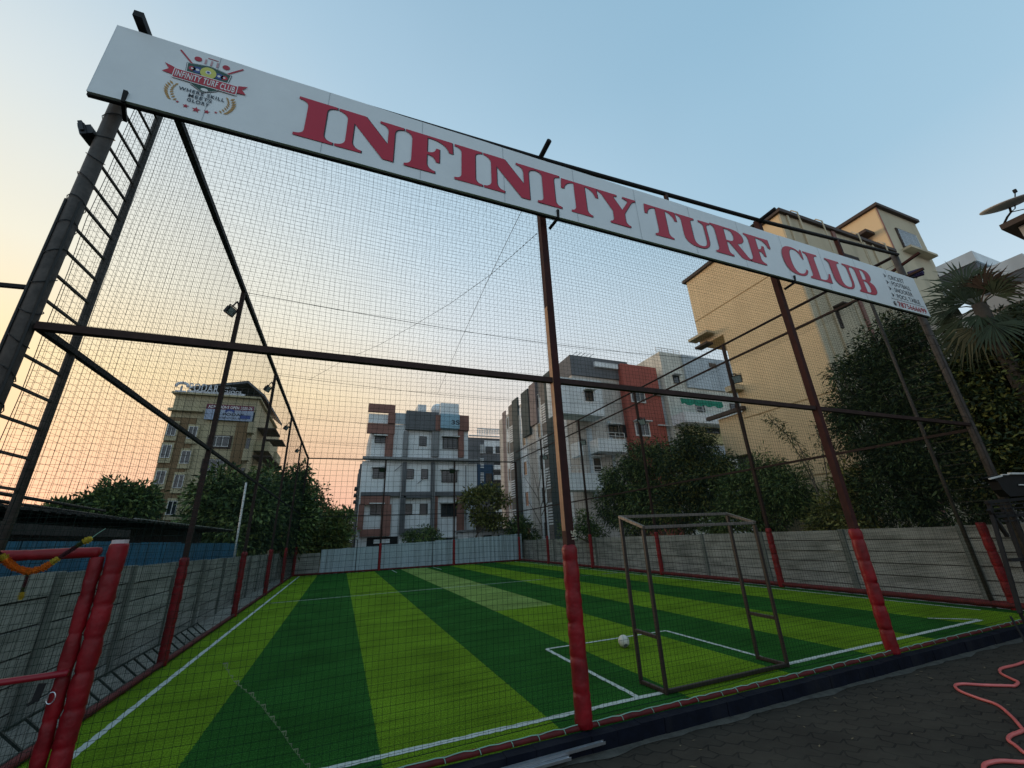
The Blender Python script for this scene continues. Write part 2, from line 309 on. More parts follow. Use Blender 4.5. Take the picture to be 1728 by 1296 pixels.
# ------------------------------------------------------------------ the ground
XL, XR, YF, YB = -2.3, 11.15, 3.85, 27.0
struct('ground', MB().box(-400, 400, -400, 600, -1, -.16), mat('bare soil', (.10, .085, .065), .95, 0, .35, .8, .4, 12))
struct('pavement', MB().box(-9, 30, -9, 3.78, -.28, -.12), paver_mat())
struct('verge', MB().box(-9, 30, 3.8, 30, -.3, -.045), mat('dusty soil strip', (.26, .25, .22), .95, 0, .35, 1.5, .5, 20))
struct('turf', MB().box(XL, XR, 3.8, YB, -.3, 0), turf_mat())
mb = MB(); n = 60
for i in range(n): a, c = -1.2 + 15.2*i/n, -1.2 + 15.2*(i+1)/n; mb.box(a + .002, c, 3.69 + .004*math.sin(i*2.2), 3.80, -.3, .002 + .003*math.sin(i*1.3))
struct('kerb', mb, NAVY)
mb = MB(); vs = []; n = 150
for i in range(n + 1): x = -1.2 + 15.2*i/n; vs += [(x, 3.70, -.112), (x, 3.615 + .03*math.sin(i*.7)*math.sin(i*.23) + random.uniform(-.012, .012), -.116)]
struct('mortar_strip', mb.add(vs, [(2*i, 2*i+1, 2*i+3, 2*i+2) for i in range(n)]), mat('grey mortar', (.075, .07, .06), .95, 0, .4, 9, .6, 40))
# white lines as thin painted strips with frayed edges
LINE = mat('white turf line', (.42, .47, .44), .8, 0, .35, 60, .5, 120)
def line(x0, y0, x1, y1, wd=.07, z=.004):
    p, q = Vector((x0, y0, z)), Vector((x1, y1, z)); d = (q - p); n = max(2, int(d.length / .05)); d /= n
    s = Vector((-d.y, d.x, 0)).normalized() * wd / 2; mb = MB(); vs = []
    for i in range(n + 1):
        c = p + d * i; vs += [c + s * random.uniform(.75, 1.15), c - s * random.uniform(.75, 1.15)]
    mb.add(vs, [(2*i, 2*i+1, 2*i+3, 2*i+2) for i in range(n)])
    return struct('field_marking', mb, LINE)
line(-1.95, 4.12, -1.93, YB - .3, .07); line(-2.15, 4.15, 9.75, 4.22, .075)
line(10.75, 4.6, 10.6, YB - .3, .05, .0045); line(-1.9, 15.35, 10.6, 15.3, .05, .005)
line(2.96, 4.15, 2.97, 6.35, .06, .005); line(2.97, 6.35, 5.18, 6.33, .05, .0055); line(5.18, 6.33, 5.16, 4.16, .06, .005)
line(2.9, 24.3, 2.9, 26.7, .05, .005); line(5.3, 24.3, 5.3, 26.7, .05, .005); line(9.3, 4.7, 9.75, 4.25, .06, .006)
# ------------------------------------------------------------------ steel cage
cage = thing('cage_frame', 'tall brown steel frame of posts and rails around the striped turf', 'cage frame', (XL, YF, 0))
def post(x, y, top, s=.10, padded=True, m=BROWN, padtop=1.48, rr=.078):
    p = MB().box(x - s/2, x + s/2, y - s/2, y + s/2, -.05, top).build('post', m, cage)
    if padded:
        pts, rs = [], []; z = 0.0; k = 0
        seg = .27
        while z < padtop - .02:
            for a, b in ((0, .91), (.05, .985), (.2, 1.0), (.35, 1.02), (.5, 1.01), (.65, 1.03), (.8, 1.0), (.95, .985)):
                zz = z + seg * a
                if zz < padtop: pts.append((x + random.uniform(-.003, .003), y + random.uniform(-.003, .003), zz)); rs.append(rr * b * random.uniform(.97, 1.03))
            z += seg
        pts.append((x, y, padtop)); rs.append(rr * .86); pts.append((x, y, padtop + .012)); rs.append(rr * .6)
        q = MB().tube(pts, rs, 20).wrinkle(.0022, int(x*7+y)).build('pad', RED, p, smooth=True)
    return p
front = [(2.12, 6.68), (6.64, 6.88)]
for x, t in front: post(x, YF, t, s=.088, m=BROWN2, rr=.075)
for y in (8.5, 13.15, 17.85, 22.5): post(-2.3, y, 6.5, s=.068, rr=.066)
for y in (8.66, 13.35, 18.1, 22.8): post(XR, y, 7.22, s=.08)
for x in (-2.28, XR - .05): post(x, YB, 6.5)
for x in (2.2, 6.65): post(x, YB, 6.45, s=.09, rr=.08)
MB().box(2.12 - .0465, 2.12 - .0442, YF - .036, YF + .036, 1.62, 4.2).build('sunlit_face_tint', mat('tan painted sunset light', (.42, .24, .13), .7, 0, .2, 8, dirt=((.12, .05, .035), 6, .8)), cage)  # sunset light on the post's left face, painted as a tan strip
# front corners: round column, second pole and rungs between them
for x, dy, top in ((-2.37, .5, 6.3), (XR, .72, 7.25)):
    c = MB().tube([(x, YF, -.1), (x, YF, top * .5), (x, YF, top)], .058 if x < 0 else .062, 14).build('corner_column', IRON, cage, smooth=True)
    b = MB()
    for i in range(24):
        z = .25 + i * .26
        if z < top: b.tube([(x + .066*math.cos(a), YF + .066*math.sin(a), z + .05*math.sin(a + i)) for a in [k * math.pi / 5 for k in range(11)]], .004, 4)
    b.build('tie_wire', WIRE, c)
    for s in (-1, 1): MB().tube([(x + s*.05, YF - .042, 0), (x + s*.048, YF - .045, top * .7)], .009, 6).build('cable', WIRE, c)
    MB().tube([(x + (.05 if x < 0 else 0), YF + dy, -.1), (x + (.05 if x < 0 else 0), YF + dy, top)], .032, 10).build('side_pole', IRON, cage, smooth=True)
    b = MB(); i = 0
    while .2 + i * .235 < top - .1:
        z = .2 + i * .235; b.bar((x + .03, YF + .05, z), (x + .05, YF + dy, z), .019 if x < 0 else .006); i += 1
    b.build('rung', IRON, cage)
def rail(pts, w=.06, m=BROWN, rnd=False, name='rail'):
    b = MB()
    if rnd: b.tube(pts, w / 2, 10)
    else:
        for p, q in zip(pts[:-1], pts[1:]): b.bar(p, q, w)
    return b.build(name, m, cage, smooth=rnd)
rail([(XL, YF-.06, 6.5), (2.15, YF-.06, 6.62), (6.66, YF-.06, 6.84), (XR, YF-.06, 7.2)], .07, BLACK, True, 'top_rail')
rail([(XL, 3.52, 6.49), (XL, YB, 6.45)], .075, BLACK, name='top_rail')
rail([(XR, 3.5, 6.62), (XR, YB, 6.62)], .05, BROWN, name='top_rail'); rail([(XR, YF, 7.2), (XR, YB, 7.2)], .07, BROWN, True, 'top_rail')
rail([(XL, YB, 6.42), (XR, YB, 6.5)], .06, BLACK, name='top_rail')
rail([(2.15, 3.5, 6.64), (2.15, 4.3, 6.64)], .07, BLACK, True, 'overhang_stub'); rail([(6.66, 3.5, 6.86), (6.66, 4.3, 6.86)], .07, BLACK, True, 'overhang_stub')
rail([(XR, 3.45, 7.0), (XR, 4.6, 6.75)], .05, BROWN2, name='overhang_stub')
rail([(4.42, YF-.06, 6.5), (4.42, YF-.06, 6.73)], .05, BROWN, name='strut'); rail([(8.9, YF-.06, 6.2), (8.9, YF-.06, 7.02)], .06, BROWN2, name='strut')
rail([(XL, YF, 3.24), (XR + .1, YF, 3.24)], .06, BROWN, name='mid_rail'); rail([(XL, YF, 3.24), (XL, YB, 3.22)], .048, BLACK, name='mid_rail')
rail([(XR, YF, 3.15), (XR, YB, 3.1)], .055, BROWN, name='mid_rail'); rail([(XL, YB, 3.08), (XR, YB, 3.08)], .04, BLACK, name='mid_rail')
rail([(-2.4, YF, 3.56), (-2.98, YF - .05, 3.5)], .03, BLACK, name='bracket_arm')
for x in (.9, 5.3): MB().box(x-.02, x+.02, YB-.05, YB-.01, 0, 1.75).build('thin_post', BLACK, cage)
for x, z0 in ((-2.3, 5.5), (2.15, 5.5), (6.67, 5.48)):   # hooks that hold the board
    rail([(x + .05, YF - .05, z0 - .1), (x + .09, YF - .22, z0 - .06), (x + .09, YF - .24, z0 + .06)], .03, BLACK, name='hook')
# padded low beams
def beam(p, q, r=.05):
    p, q = Vector(p), Vector(q); n = max(3, int((q - p).length / .18)); pts, rs = [], []
    for i in range(n + 1):
        pts.append(p.lerp(q, i / n)); rs.append(r * (1 + (.09 if i % 2 else -.06)) * random.uniform(.97, 1.03))
    return MB().tube(pts, rs, 8).build('padded_beam', REDK, cage, smooth=True)
beam((-1.3, 3.84, .018), (XR, 3.84, .018), .024); beam((XL, 4.2, .04), (XL, YB, .04), .04); beam((XR, YF, .07), (XR, YB, .07), .06); beam((XL, YB, .05), (XR, YB, .05))
# gate jamb and gate
j = MB().box(-1.46, -1.42, 3.83, 3.87, -.05, 1.6).build('gate_jamb', BROWN, cage)
def puffy(p, q, r, n, parent, name, m=RED, seg=14):
    p, q = Vector(p), Vector(q); pts, rs = [], []
    for i in range(n):
        for a, b in ((0, .80), (.06, .95), (.2, 1.), (.35, 1.03), (.5, 1.05), (.65, 1.04), (.8, 1.), (.94, .95)):
            pts.append(p.lerp(q, (i + a) / n)); rs.append(r * (1 - (1-b)*.6) * random.uniform(.98, 1.02))
    pts.append(q); rs.append(r * .9)
    return MB().tube(pts, rs, 20).wrinkle(.002, int(r*1e4)).build(name, m, parent, smooth=True)
puffy((-1.44, 3.85, -.05), (-1.44, 3.85, 1.66), .052, 9, j, 'pad')
MB().tube([(-1.44, 3.85, 1.66), (-1.44, 3.85, 1.685)], .046, 12).build('cap', mat('pale foam', (.5, .42, .42), .9), j)
gate = thing('padded_gate', 'red padded entrance gate leaf hinged beside the left corner column', 'gate', (-1.9, YF, 0))
puffy((-1.535, 3.84, -.02), (-1.535, 3.84, 1.58), .038, 7, gate, 'stile')
puffy((-2.28, 3.83, 0), (-2.28, 3.83, 1.58), .05, 9, gate, 'stile')
puffy((-2.24, 3.83, 1.61), (-1.53, 3.83, 1.61), .034, 2, gate, 'top_bar'); 
MB().tube([(-2.24, 3.8, .90), (-1.9, 3.8, .905), (-1.50, 3.80, .915)], .019, 10).build('lock_bar', mat('glossy red tube', (.26, .01, .02), .3), gate, smooth=True)
MB().bar((-1.60, 3.78, .88), (-1.61, 3.78, .79), .035, .008).bar((-1.61, 3.78, .79), (-1.635, 3.78, .775), .03, .008).build('latch_plate', BLACK, gate)
MB().tube([(-1.535 + .02*math.cos(a), 3.765, .80 + .03*math.sin(a)) for a in [k*math.pi/8 for k in range(17)]], .003, 6).build('ring', SILVER, gate)
# rope lacing on the front kerb
b = MB(); pts = []
for i in range(170):
    x = -1.2 + i * .072; pts.append((x, 3.825 + .006*math.sin(i*1.7), .045 + .004*math.sin(i*2.3)))
b.tube(pts, .0035, 5)
x = -1.1
while x < 11:
    b.tube([(x, 3.825, .046), (x + .010, 3.812, .03), (x + .016, 3.81, .008)], .0032, 5); x += random.uniform(.2, .34)
tag(b.build('lacing_rope', ROPE), 'pale green rope lacing the front net to the low red beam', 'rope')
# ------------------------------------------------------------------ nets
def net(o, u, v, lu, lv, amp, sagn=None, pitch=.05, r=.0021, su=.5, seed=0, edge=True):
    o, u, v = np.array(o, float), np.array(u, float), np.array(v, float); nn = np.cross(u, v)
    ph = np.random.RandomState(seed).uniform(0, 6.28, 8)
    def P(a, b):   # arrays
        f = np.sin(np.pi*np.clip(a/lu,0,1))*np.sin(np.pi*np.clip(b/lv,0,1))
        d = amp * f * (np.sin(a*.9+ph[0]+.6*np.sin(b*.7+ph[1])) + .6*np.sin(b*1.3+ph[2]+a*.35)) 
        e = .010*np.sin(b*2.1+ph[3]+np.sin(a*1.3)*1.5)+.006*np.sin(b*5.3+a*2.2+ph[4]); g = .010*np.sin(a*1.9+ph[5]+np.sin(b*1.1)*1.5)+.006*np.sin(a*4.7+b*1.8+ph[6])
        q = o + np.outer(a + e, u) + np.outer(b + g, v) + np.outer(d, nn)
        if sagn: q = q + np.outer(sagn(a, b), (0, 0, 1))
        return q
    V, F, base = [], [], 0
    for mode in (0, 1):
        L_, W_ = (lu, lv) if mode == 0 else (lv, lu)
        n = max(2, int(L_ / su)); k = int(W_ / pitch)
        t = np.linspace(0, L_, n + 1)
        for i in range(k + 1):
            c = np.full(n + 1, i * W_ / k) + np.random.RandomState(seed*999+i+mode*5000).normal(0, .0035)
            p = P(t, c) if mode == 0 else P(c, t)
            d = u if mode == 0 else v; s1 = v if mode == 0 else u
            ring = []
            for a in (0, 2.094, 4.189):
                ring.append(p + (s1*math.cos(a) + nn*math.sin(a)) * (r * (2.2 if (edge and i in (0, k)) else 1)))
            V.append(np.stack(ring, 1).reshape(-1, 3))
            idx = np.arange(n)[:, None] * 3 + base
            for j in range(3):
                F.append(np.concatenate([idx + j, idx + (j+1) % 3, idx + 3 + (j+1) % 3, idx + 3 + j], 1))
            base += (n + 1) * 3
    V = np.concatenate(V); F = np.concatenate(F)
    return V, F
def raw_mesh(name, V, F, mats, mi=None, parent=None):
    me = bpy.data.meshes.new(name); me.vertices.add(len(V)); me.vertices.foreach_set('co', V.astype(np.float32).ravel())
    k = F.shape[1]; me.loops.add(F.size); me.loops.foreach_set('vertex_index', F.astype(np.int32).ravel())
    me.polygons.add(len(F)); me.polygons.foreach_set('loop_start', np.arange(0, F.size, k, dtype=np.int32))
    for m in mats: me.materials.append(m)
    if mi is not None: me.polygons.foreach_set('material_index', mi.astype(np.int32))
    me.update(calc_edges=True); me.validate()
    o = bpy.data.objects.new(name, me); COL.objects.link(o)
    if parent: o.parent = parent; o.matrix_parent_inverse = Matrix.Translation(-GL(parent))
    return o
V, F = net((XL, YF + .07, .05), (1, 0, 0), (0, 0, 1), XR - XL, 6.42, .035, seed=1, r=.0013)
tag(raw_mesh('safety_net', V, F, [NET]), 'square mesh net stretched across the near front of the cage under the sign board', 'net', 'nets of the cage')
V, F = net((XL + .07, YF, .05), (0, 1, 0), (0, 0, 1), YB - YF, 6.38, .03, seed=2, pitch=.06, r=.0012)
tag(raw_mesh('safety_net', V, F, [NET]), 'mesh net along the left side of the cage beside the sunset', 'net', 'nets of the cage')
V, F = net((XR - .06, YF, .05), (0, 1, 0), (0, 0, 1), YB - YF, 6.5, .03, seed=3, pitch=.06, r=.0012)
tag(raw_mesh('safety_net', V, F, [NET]), 'mesh net along the right side of the cage before the mango trees', 'net', 'nets of the cage')
V, F = net((XL, YB - .06, .05), (1, 0, 0), (0, 0, 1), XR - XL, 6.35, .03, seed=4, pitch=.09, r=.0014)
tag(raw_mesh('safety_net', V, F, [NET]), 'mesh net at the far end of the cage before the sheet fence', 'net', 'nets of the cage')
def roof_sag(a, b):
    y = b; ys = np.array([0, 4.7, 9.4, 14.1, 18.8, 23.15]); s = np.zeros_like(y)
    for i in range(5):
        t = np.clip((y - ys[i]) / (ys[i+1] - ys[i]), 0, 1); s += -.16 * np.where((y >= ys[i]) & (y < ys[i+1]), np.sin(np.pi * t), 0)
    return s * (.4 + .6*np.sin(np.pi * a / (XR - XL))) - .25*np.sin(np.pi * a / (XR - XL))
V, F = net((XL, YF, 6.47), (1, 0, 0), (0, 1, 0), XR - XL, YB - YF, .02, roof_sag, seed=5, pitch=.09, r=.0012)
tag(raw_mesh('safety_net', V, F, [NET]), 'sagging mesh net roofing the cage from side to side', 'net', 'nets of the cage')
for i, y in enumerate((8.5, 13.2, 17.9, 22.6)):
    pts = [(XL + (XR - XL)*t, y, 6.45 + .12*t - .25*math.sin(math.pi*t)) for t in [k/16 for k in range(17)]]
    tag(MB().tube(pts, .006, 5).build('support_wire', WIRE), ('nearest', 'second', 'third', 'farthest')[i] + ' of the thin wires crossing above the turf from side to side', 'wire', 'wires carrying the roof net')
def roofpts(px, z=6.3): return [at(x, y, 'Z', z) for x, y in px]
pts = roofpts([(882, 352), (820, 480), (775, 580), (738, 665)])
tag(MB().tube(pts, .0045, 5).build('seam_rope', WIRE), 'straight dark seam rope running away under the roof net', 'rope')
b = MB(); pts = roofpts([(905, 395), (830, 462), (760, 512), (700, 548), (640, 582), (580, 608), (520, 642)], 6.2)
b.tube(pts, .003, 5)
for i in range(90):
    t = i / 90 * 6; k = int(t); q = pts[k].lerp(pts[k+1], t - k); b.bar(q + Vector((0, -.02, -.01)), q + Vector((0, .02, .01)), .014, .008)
tag(b.build('laced_seam', WIRE), 'dotted laced seam curving under the roof net towards the sunset', 'rope')
b = MB(); pp = [(376, 1120), (395, 1150), (420, 1170), (440, 1190), (455, 1210), (475, 1235), (495, 1265), (515, 1290)]
pts = [at(x, y, 'Y', 3.9) for x, y in pp]
for p in pts: b.bar(p, p + Vector((.03, 0, .0)), .005).bar(p + Vector((.03, 0, 0)), p + Vector((.03, 0, -.03)), .005)
b.tube(pts, .0007, 3)
for i in range(len(pts) * 3):
    t = i / 3; k = min(int(t), len(pts) - 2); q = pts[k].lerp(pts[k+1], t - k); b.bar(q, q + Vector((.016, 0, -.004)), .003).bar(q + Vector((.016, 0, 0)), q + Vector((.016, 0, -.02)), .003)
tag(b.build('net_repair', mat('pale yellow twine', (.15, .18, .11), .8)), 'pale stitched repair in the lower left of the front net', 'stitching')
# ------------------------------------------------------------------ sign board
YS = 3.62
sb = thing('sign_board', 'long white board with red letters INFINITY TURF CLUB across the front', 'sign', (4.2, YS, 5.45))
x0, x1, z0, z1 = -2.47, 10.86, 5.455, 6.385
mb = MB(); n = 54
for i in range(n):
    a, c = x0 + (x1-x0)*i/n, x0 + (x1-x0)*(i+1)/n
    da, dc = [.002*math.sin(q*4.1) + .0012*math.sin(q*9.7) for q in (a, c)]
    mb.add([(a, YS+da, z0), (c, YS+dc, z0), (c, YS+dc, z1), (a, YS+da, z1), (a, YS+.03, z0), (c, YS+.03, z0), (c, YS+.03, z1), (a, YS+.03, z1)],
           [(0,1,2,3), (5,4,7,6), (4,5,1,0), (3,2,6,7)])
mb.add([(x0,YS,z0),(x0,YS+.03,z0),(x0,YS+.03,z1),(x0,YS,z1),(x1,YS,z0),(x1,YS+.03,z0),(x1,YS+.03,z1),(x1,YS,z1)], [(3,2,1,0),(4,5,6,7)])
mb.build('board', WHITE, sb, smooth=False)
b = MB(); b.box(x0-.01, x1+.01, YS+.031, YS+.06, z0-.012, z0+.025).box(x0-.01, x1+.01, YS+.031, YS+.06, z1-.03, z1+.006)
for i in range(14): x = x0 + .3 + i*1.0; b.box(x-.015, x+.015, YS+.0305, YS+.055, z0+.03, z1-.035)
b.build('frame', BLACK, sb)
b = MB()
for i in range(12): x = -1.62 + i * 1.04; b.box(x, x+.004, YS-.0042, YS-.0036, z0+.01, z1-.01)
b.build('panel_seam', mat('grey seam', (.33, .37, .39), .6), sb)
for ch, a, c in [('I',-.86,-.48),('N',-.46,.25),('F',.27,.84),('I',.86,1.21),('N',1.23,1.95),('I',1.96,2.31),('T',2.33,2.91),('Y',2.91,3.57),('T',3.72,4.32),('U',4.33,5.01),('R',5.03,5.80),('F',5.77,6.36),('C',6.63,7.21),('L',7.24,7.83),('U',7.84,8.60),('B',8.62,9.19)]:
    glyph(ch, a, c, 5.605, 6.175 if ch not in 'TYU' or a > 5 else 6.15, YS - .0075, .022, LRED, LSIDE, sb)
YP = YS - .0055
INK = mat('dark print', (.03, .035, .05), .5); PRED = mat('red print', (.42, .02, .04), .5); PW = mat('white print', (.7, .72, .72), .5)
for s_, a, c, z in (('CRICKET', 9.86, 10.38, 6.15), ('FOOTBALL', 9.88, 10.52, 6.0), ('SNOOKER', 9.88, 10.5, 5.85), ('POOL TABLE', 9.88, 10.66, 5.70)):
    text(s_, a, c, z, z + .105, YP, INK, sb, bold=.004)
    zz = z + .052; MB().prism([(9.70, zz-.05), (9.78, zz), (9.70, zz+.05), (9.725, zz)], YP, YP+.001).build('arrow_mark', INK, sb)
MB().box(9.62, 10.76, YP, YP+.001, 5.655, 5.662).build('rule_line', INK, sb)
text('7875666699', 9.78, 10.76, 5.495, 5.615, YP, PRED, sb, bold=.012)
def disc(x, z, rx, rz, y, m, name, par=sb, n=24, a0=0): 
    return MB().prism([(x + rx*math.cos(2*math.pi*i/n), z + rz*math.sin(2*math.pi*i/n)) for i in range(n)], y, y+.0008).build(name, m, par)
disc(9.68, 5.55, .045, .052, YP, INK, 'phone_icon'); MB().bar((9.66, YP-.001, 5.575), (9.70, YP-.001, 5.525), .014).build('phone_icon', PW, sb)
# emblem
def flat(poly, y, m, name='emblem_shape', par=sb): return MB().prism(poly, y, y + .0008).build(name, m, par)
PG = mat('green print', (.02, .07, .05), .5); PY = mat('yellow print', (.55, .55, .12), .5); PB = mat('blue print', (.04, .07, .25), .5); GOLD = mat('gold print', (.42, .24, .07), .5)
sh = [(-1.86, 6.16), (-1.68, 6.20), (-1.50, 6.16), (-1.515, 6.0), (-1.58, 5.89), (-1.68, 5.825), (-1.78, 5.89), (-1.845, 6.0)]
flat([(-1.68+(x+1.68)*1.07, 6.02+(z-6.02)*1.05) for x, z in sh], YP, INK, 'shield_border'); flat([(-1.68+(x+1.68)*1.04, 6.02+(z-6.02)*1.02) for x, z in sh], YP-.001, PW, 'shield_border'); flat(sh, YP-.002, PG, 'shield')
for x, m, r in ((-1.815, PRED, .03), (-1.545, PRED, .03), (-1.77, PB, .045), (-1.59, PB, .04)): disc(x, 6.10, r, r, YP-.003, m, 'ball_print'); disc(x, 6.10, r*.35, r*.35, YP-.004, PW, 'ball_print')
disc(-1.68, 6.10, .068, .078, YP-.005, PY, 'ball_print'); disc(-1.68, 6.105, .024, .026, YP-.006, PW, 'ball_print'); disc(-1.68, 6.105, .012, .013, YP-.007, PB, 'ball_print')
disc(-1.67, 5.86, .03, .02, YP-.003, PW, 'ball_print')
flat([(-2.03, 5.955), (-1.9, 5.94), (-1.9, 6.03), (-2.03, 6.075), (-1.985, 6.01)], YP-.003, PRED, 'ribbon_tail'); flat([(-1.33, 5.955), (-1.46, 5.94), (-1.46, 6.03), (-1.33, 6.075), (-1.375, 6.01)], YP-.003, PRED, 'ribbon_tail')
flat([(-1.945, 5.905), (-1.41, 5.905), (-1.41, 6.04), (-1.945, 6.04)], YP-.0055, PW, 'ribbon'); flat([(-1.937, 5.915), (-1.418, 5.915), (-1.418, 6.03), (-1.937, 6.03)], YP-.0068, PRED, 'ribbon')
text('INFINITY TURF CLUB', -1.925, -1.43, 5.93, 6.015, YP-.0085, PW, sb, bold=.02, sp=1.12)
for s_, a, c, z in (('WHERE SKILL', -1.865, -1.49, 5.775), ('MEETS', -1.775, -1.585, 5.715), ('GLORY', -1.775, -1.595, 5.655)): text(s_, a, c, z, z + .045, YP - .002, INK, sb, bold=.022, sp=1.2)
for x, z in ((-1.795, 6.26), (-1.555, 6.26)): disc(x, z, .032, .032, YP, PRED, 'ball_print')
for x in (-1.73, -1.68, -1.63): flat([(x-.008, 6.22), (x+.008, 6.22), (x+.008, 6.29), (x-.008, 6.29)], YP, mat('pink print', (.5, .3, .32), .5), 'stump_print')
flat([(-1.72, 6.31), (-1.63, 6.31), (-1.63, 6.318), (-1.72, 6.318)], YP, PRED, 'stump_print')
MB().bar((-1.95, YP, 6.31), (-1.82, YP, 6.16), .016, .001, up=(0,1,0)).build('cue_print', PRED, sb); MB().bar((-1.41, YP, 6.31), (-1.53, YP, 6.17), .016, .001, up=(0,1,0)).build('cue_print', PRED, sb)
def leafshape(x, z, a, l, wd): 
    c, s = math.cos(a), math.sin(a); return [(x + c*u*l - s*v*wd, z + s*u*l + c*v*wd) for u, v in ((0,0), (.5,.5), (1,0), (.5,-.5))]
for sx, cx in ((-1, -1.86), (1, -1.50)):
    b = MB()
    for i in range(8):
        t = i / 7; x = cx + sx*.075*math.sin(t*math.pi*.62+.4); z = 5.62 + t*.2
        b.prism(leafshape(x, z, math.pi/2 + sx*-1.0 + .3*sx*t, .055, .022), YP, YP+.0008).prism(leafshape(x - sx*.012, z, math.pi/2 + sx*.7, .04, .018), YP-.001, YP-.0002)
    b.build('laurel_print', GOLD, sb)
for x, z, r in ((-1.84, 5.615, .016), (-1.77, 5.59, .027), (-1.685, 5.578, .037), (-1.60, 5.588, .027), (-1.53, 5.612, .016)):
    flat([(x + (r if i % 2 == 0 else r*.42)*math.sin(i*math.pi/5), z + (r if i % 2 == 0 else r*.42)*math.cos(i*math.pi/5)) for i in range(10)], YP, PRED, 'star_print')
# auspicious painted mark on the middle post
MK = mat('cream paint mark', (.5, .45, .33), .7); c = at(968, 900, 'Y', YF - .058); b = MB(); k = .026
for (a1, b1), (a2, b2) in (((-1,0),(1,0)), ((0,-1),(0,1)), ((0,1),(1,1)), ((1,0),(1,-1)), ((0,-1),(-1,-1)), ((-1,0),(-1,1))): b.bar((c.x-.0+a1*k, c.y, c.z+b1*k), (c.x+a2*k, c.y, c.z+b2*k), .008, .003, up=(0,1,0))
for a1, b1 in ((.5,.5),(-.5,.5),(.5,-.5),(-.5,-.5)): b.box(c.x+a1*k-.003, c.x+a1*k+.003, c.y-.002, c.y, c.z+b1*k-.003, c.z+b1*k+.003)
b.box(c.x-.025, c.x+.025, c.y-.002, c.y, c.z-.055, c.z-.048).build('painted_mark', MK, cage)
# ------------------------------------------------------------------ boundary walls
def precast(name, label, ax, fixed, a0, a1, h0, h1, step, rows, sgn):
    """precast plank wall running along Y (ax X) or X (ax Y); sgn = side the posts stand proud on"""
    t = thing(name, label, 'wall', (fixed, a0, 0) if ax == 'X' else (a0, fixed, 0)); n = max(1, round((a1 - a0) / step)); s = (a1 - a0) / n
    def bx(mb, f0, f1, u0, u1, z0, z1): mb.box(f0, f1, u0, u1, z0, z1) if ax == 'X' else mb.box(u0, u1, f0, f1, z0, z1)
    for i in range(n):
        u0, u1 = a0 + i*s, a0 + (i+1)*s; h = h0 + (h1 - h0) * (i + .5) / n; mb = MB(); rh = (h + .15) / rows
        for k in range(rows):
            o = random.uniform(-.012, .012); bx(mb, fixed - .025 + o, fixed + .025 + o, u0 + .05, u1 - .05, -.15 + k*rh + .010, -.15 + (k+1)*rh - .010)
        mb.mi = 1; bx(mb, fixed - .006, fixed + .006, u0 + .05, u1 - .05, -.15, h - .01); mb.mi = 0
        mb.build('panel', [CONC, GRILL], t)
        mb = MB(); bx(mb, fixed - .065, fixed + .065, u0 - .07, u0 + .07, -.2, h + .01); mb.build('post', CONCP, t, bevel=.012)
    return t
precast('boundary_wall', 'grey precast concrete plank wall along the left side of the turf', 'X', -3.0, 2.8, 28, 1.47, 1.2, 1.95, 6, 1)
precast('boundary_wall', 'stained grey precast concrete wall along the right side below the mango trees', 'X', 12.0, 2.6, 28.3, 1.42, 1.26, 2.25, 6, -1)
precast('boundary_wall', 'short dark concrete plank wall in the far left corner', 'Y', 27.7, -3.0, -1.0, 1.12, 1.12, 2.0, 6, 1)
SHEET = mat('pale blue painted sheet', (.36, .45, .49), .5, .1, .12, 1.2, dirt=((.2, .24, .25), 3, .5)); BLUE = mat('blue painted sheet', (.035, .15, .25), .45, .2, .25, 1.5, dirt=((.05, .10, .13), 4, .6))
def ribbed(name, label, ax, fixed, a0, a1, z0, h0, h1, m, pitch=.2, cat='fence', sheet=1.1):
    t = thing(name, label, cat, (fixed, a0, 0) if ax == 'X' else (a0, fixed, 0)); u = a0; k = 0
    while u < a1 - .05:
        e = min(a1, u + sheet); mb = MB(); n = max(2, int((e - u) / pitch)) * 4; pr = []
        for i in range(n + 1): pr.append((u + (e-u)*i/n, (.018 if (i % 4) in (1, 2) else 0) + .006*(k % 2)))
        hh = h0 + (h1-h0)*((u+e)/2 - a0)/(a1-a0) + random.uniform(-.015, .015)
        vs = []
        for q, d in pr:
            for z in (z0, hh): vs.append((fixed - d, q, z) if ax == 'X' else (q, fixed - d, z))
        for q, d in pr:
            for z in (z0, hh): vs.append((fixed - d + .006, q, z) if ax == 'X' else (q, fixed - d + .006, z))
        o2 = 2 * (n + 1); fs = [(2*i, 2*i+2, 2*i+3, 2*i+1) for i in range(n)] + [(o2+2*i, o2+2*i+1, o2+2*i+3, o2+2*i+2) for i in range(n)] + [(2*i+1, 2*i+3, o2+2*i+3, o2+2*i+1) for i in range(n)]
        mb.add(vs, fs).build('sheet', m, t); u = e; k += 1
    return t
ribbed('sheet_fence', 'pale blue corrugated sheet fence beyond the far end of the turf', 'Y', 27.75, -1.0, 11.6, -.1, 1.25, 1.68, SHEET, .25)
ribbed('sheet_fence', 'dark blue corrugated sheet fence standing above the left concrete wall', 'X', -3.5, 2.5, 18.5, 0, 1.78, 1.74, BLUE, .2)
IRON2 = mat('dark green steel', (.02, .03, .026), .6, 0, .3, 8)
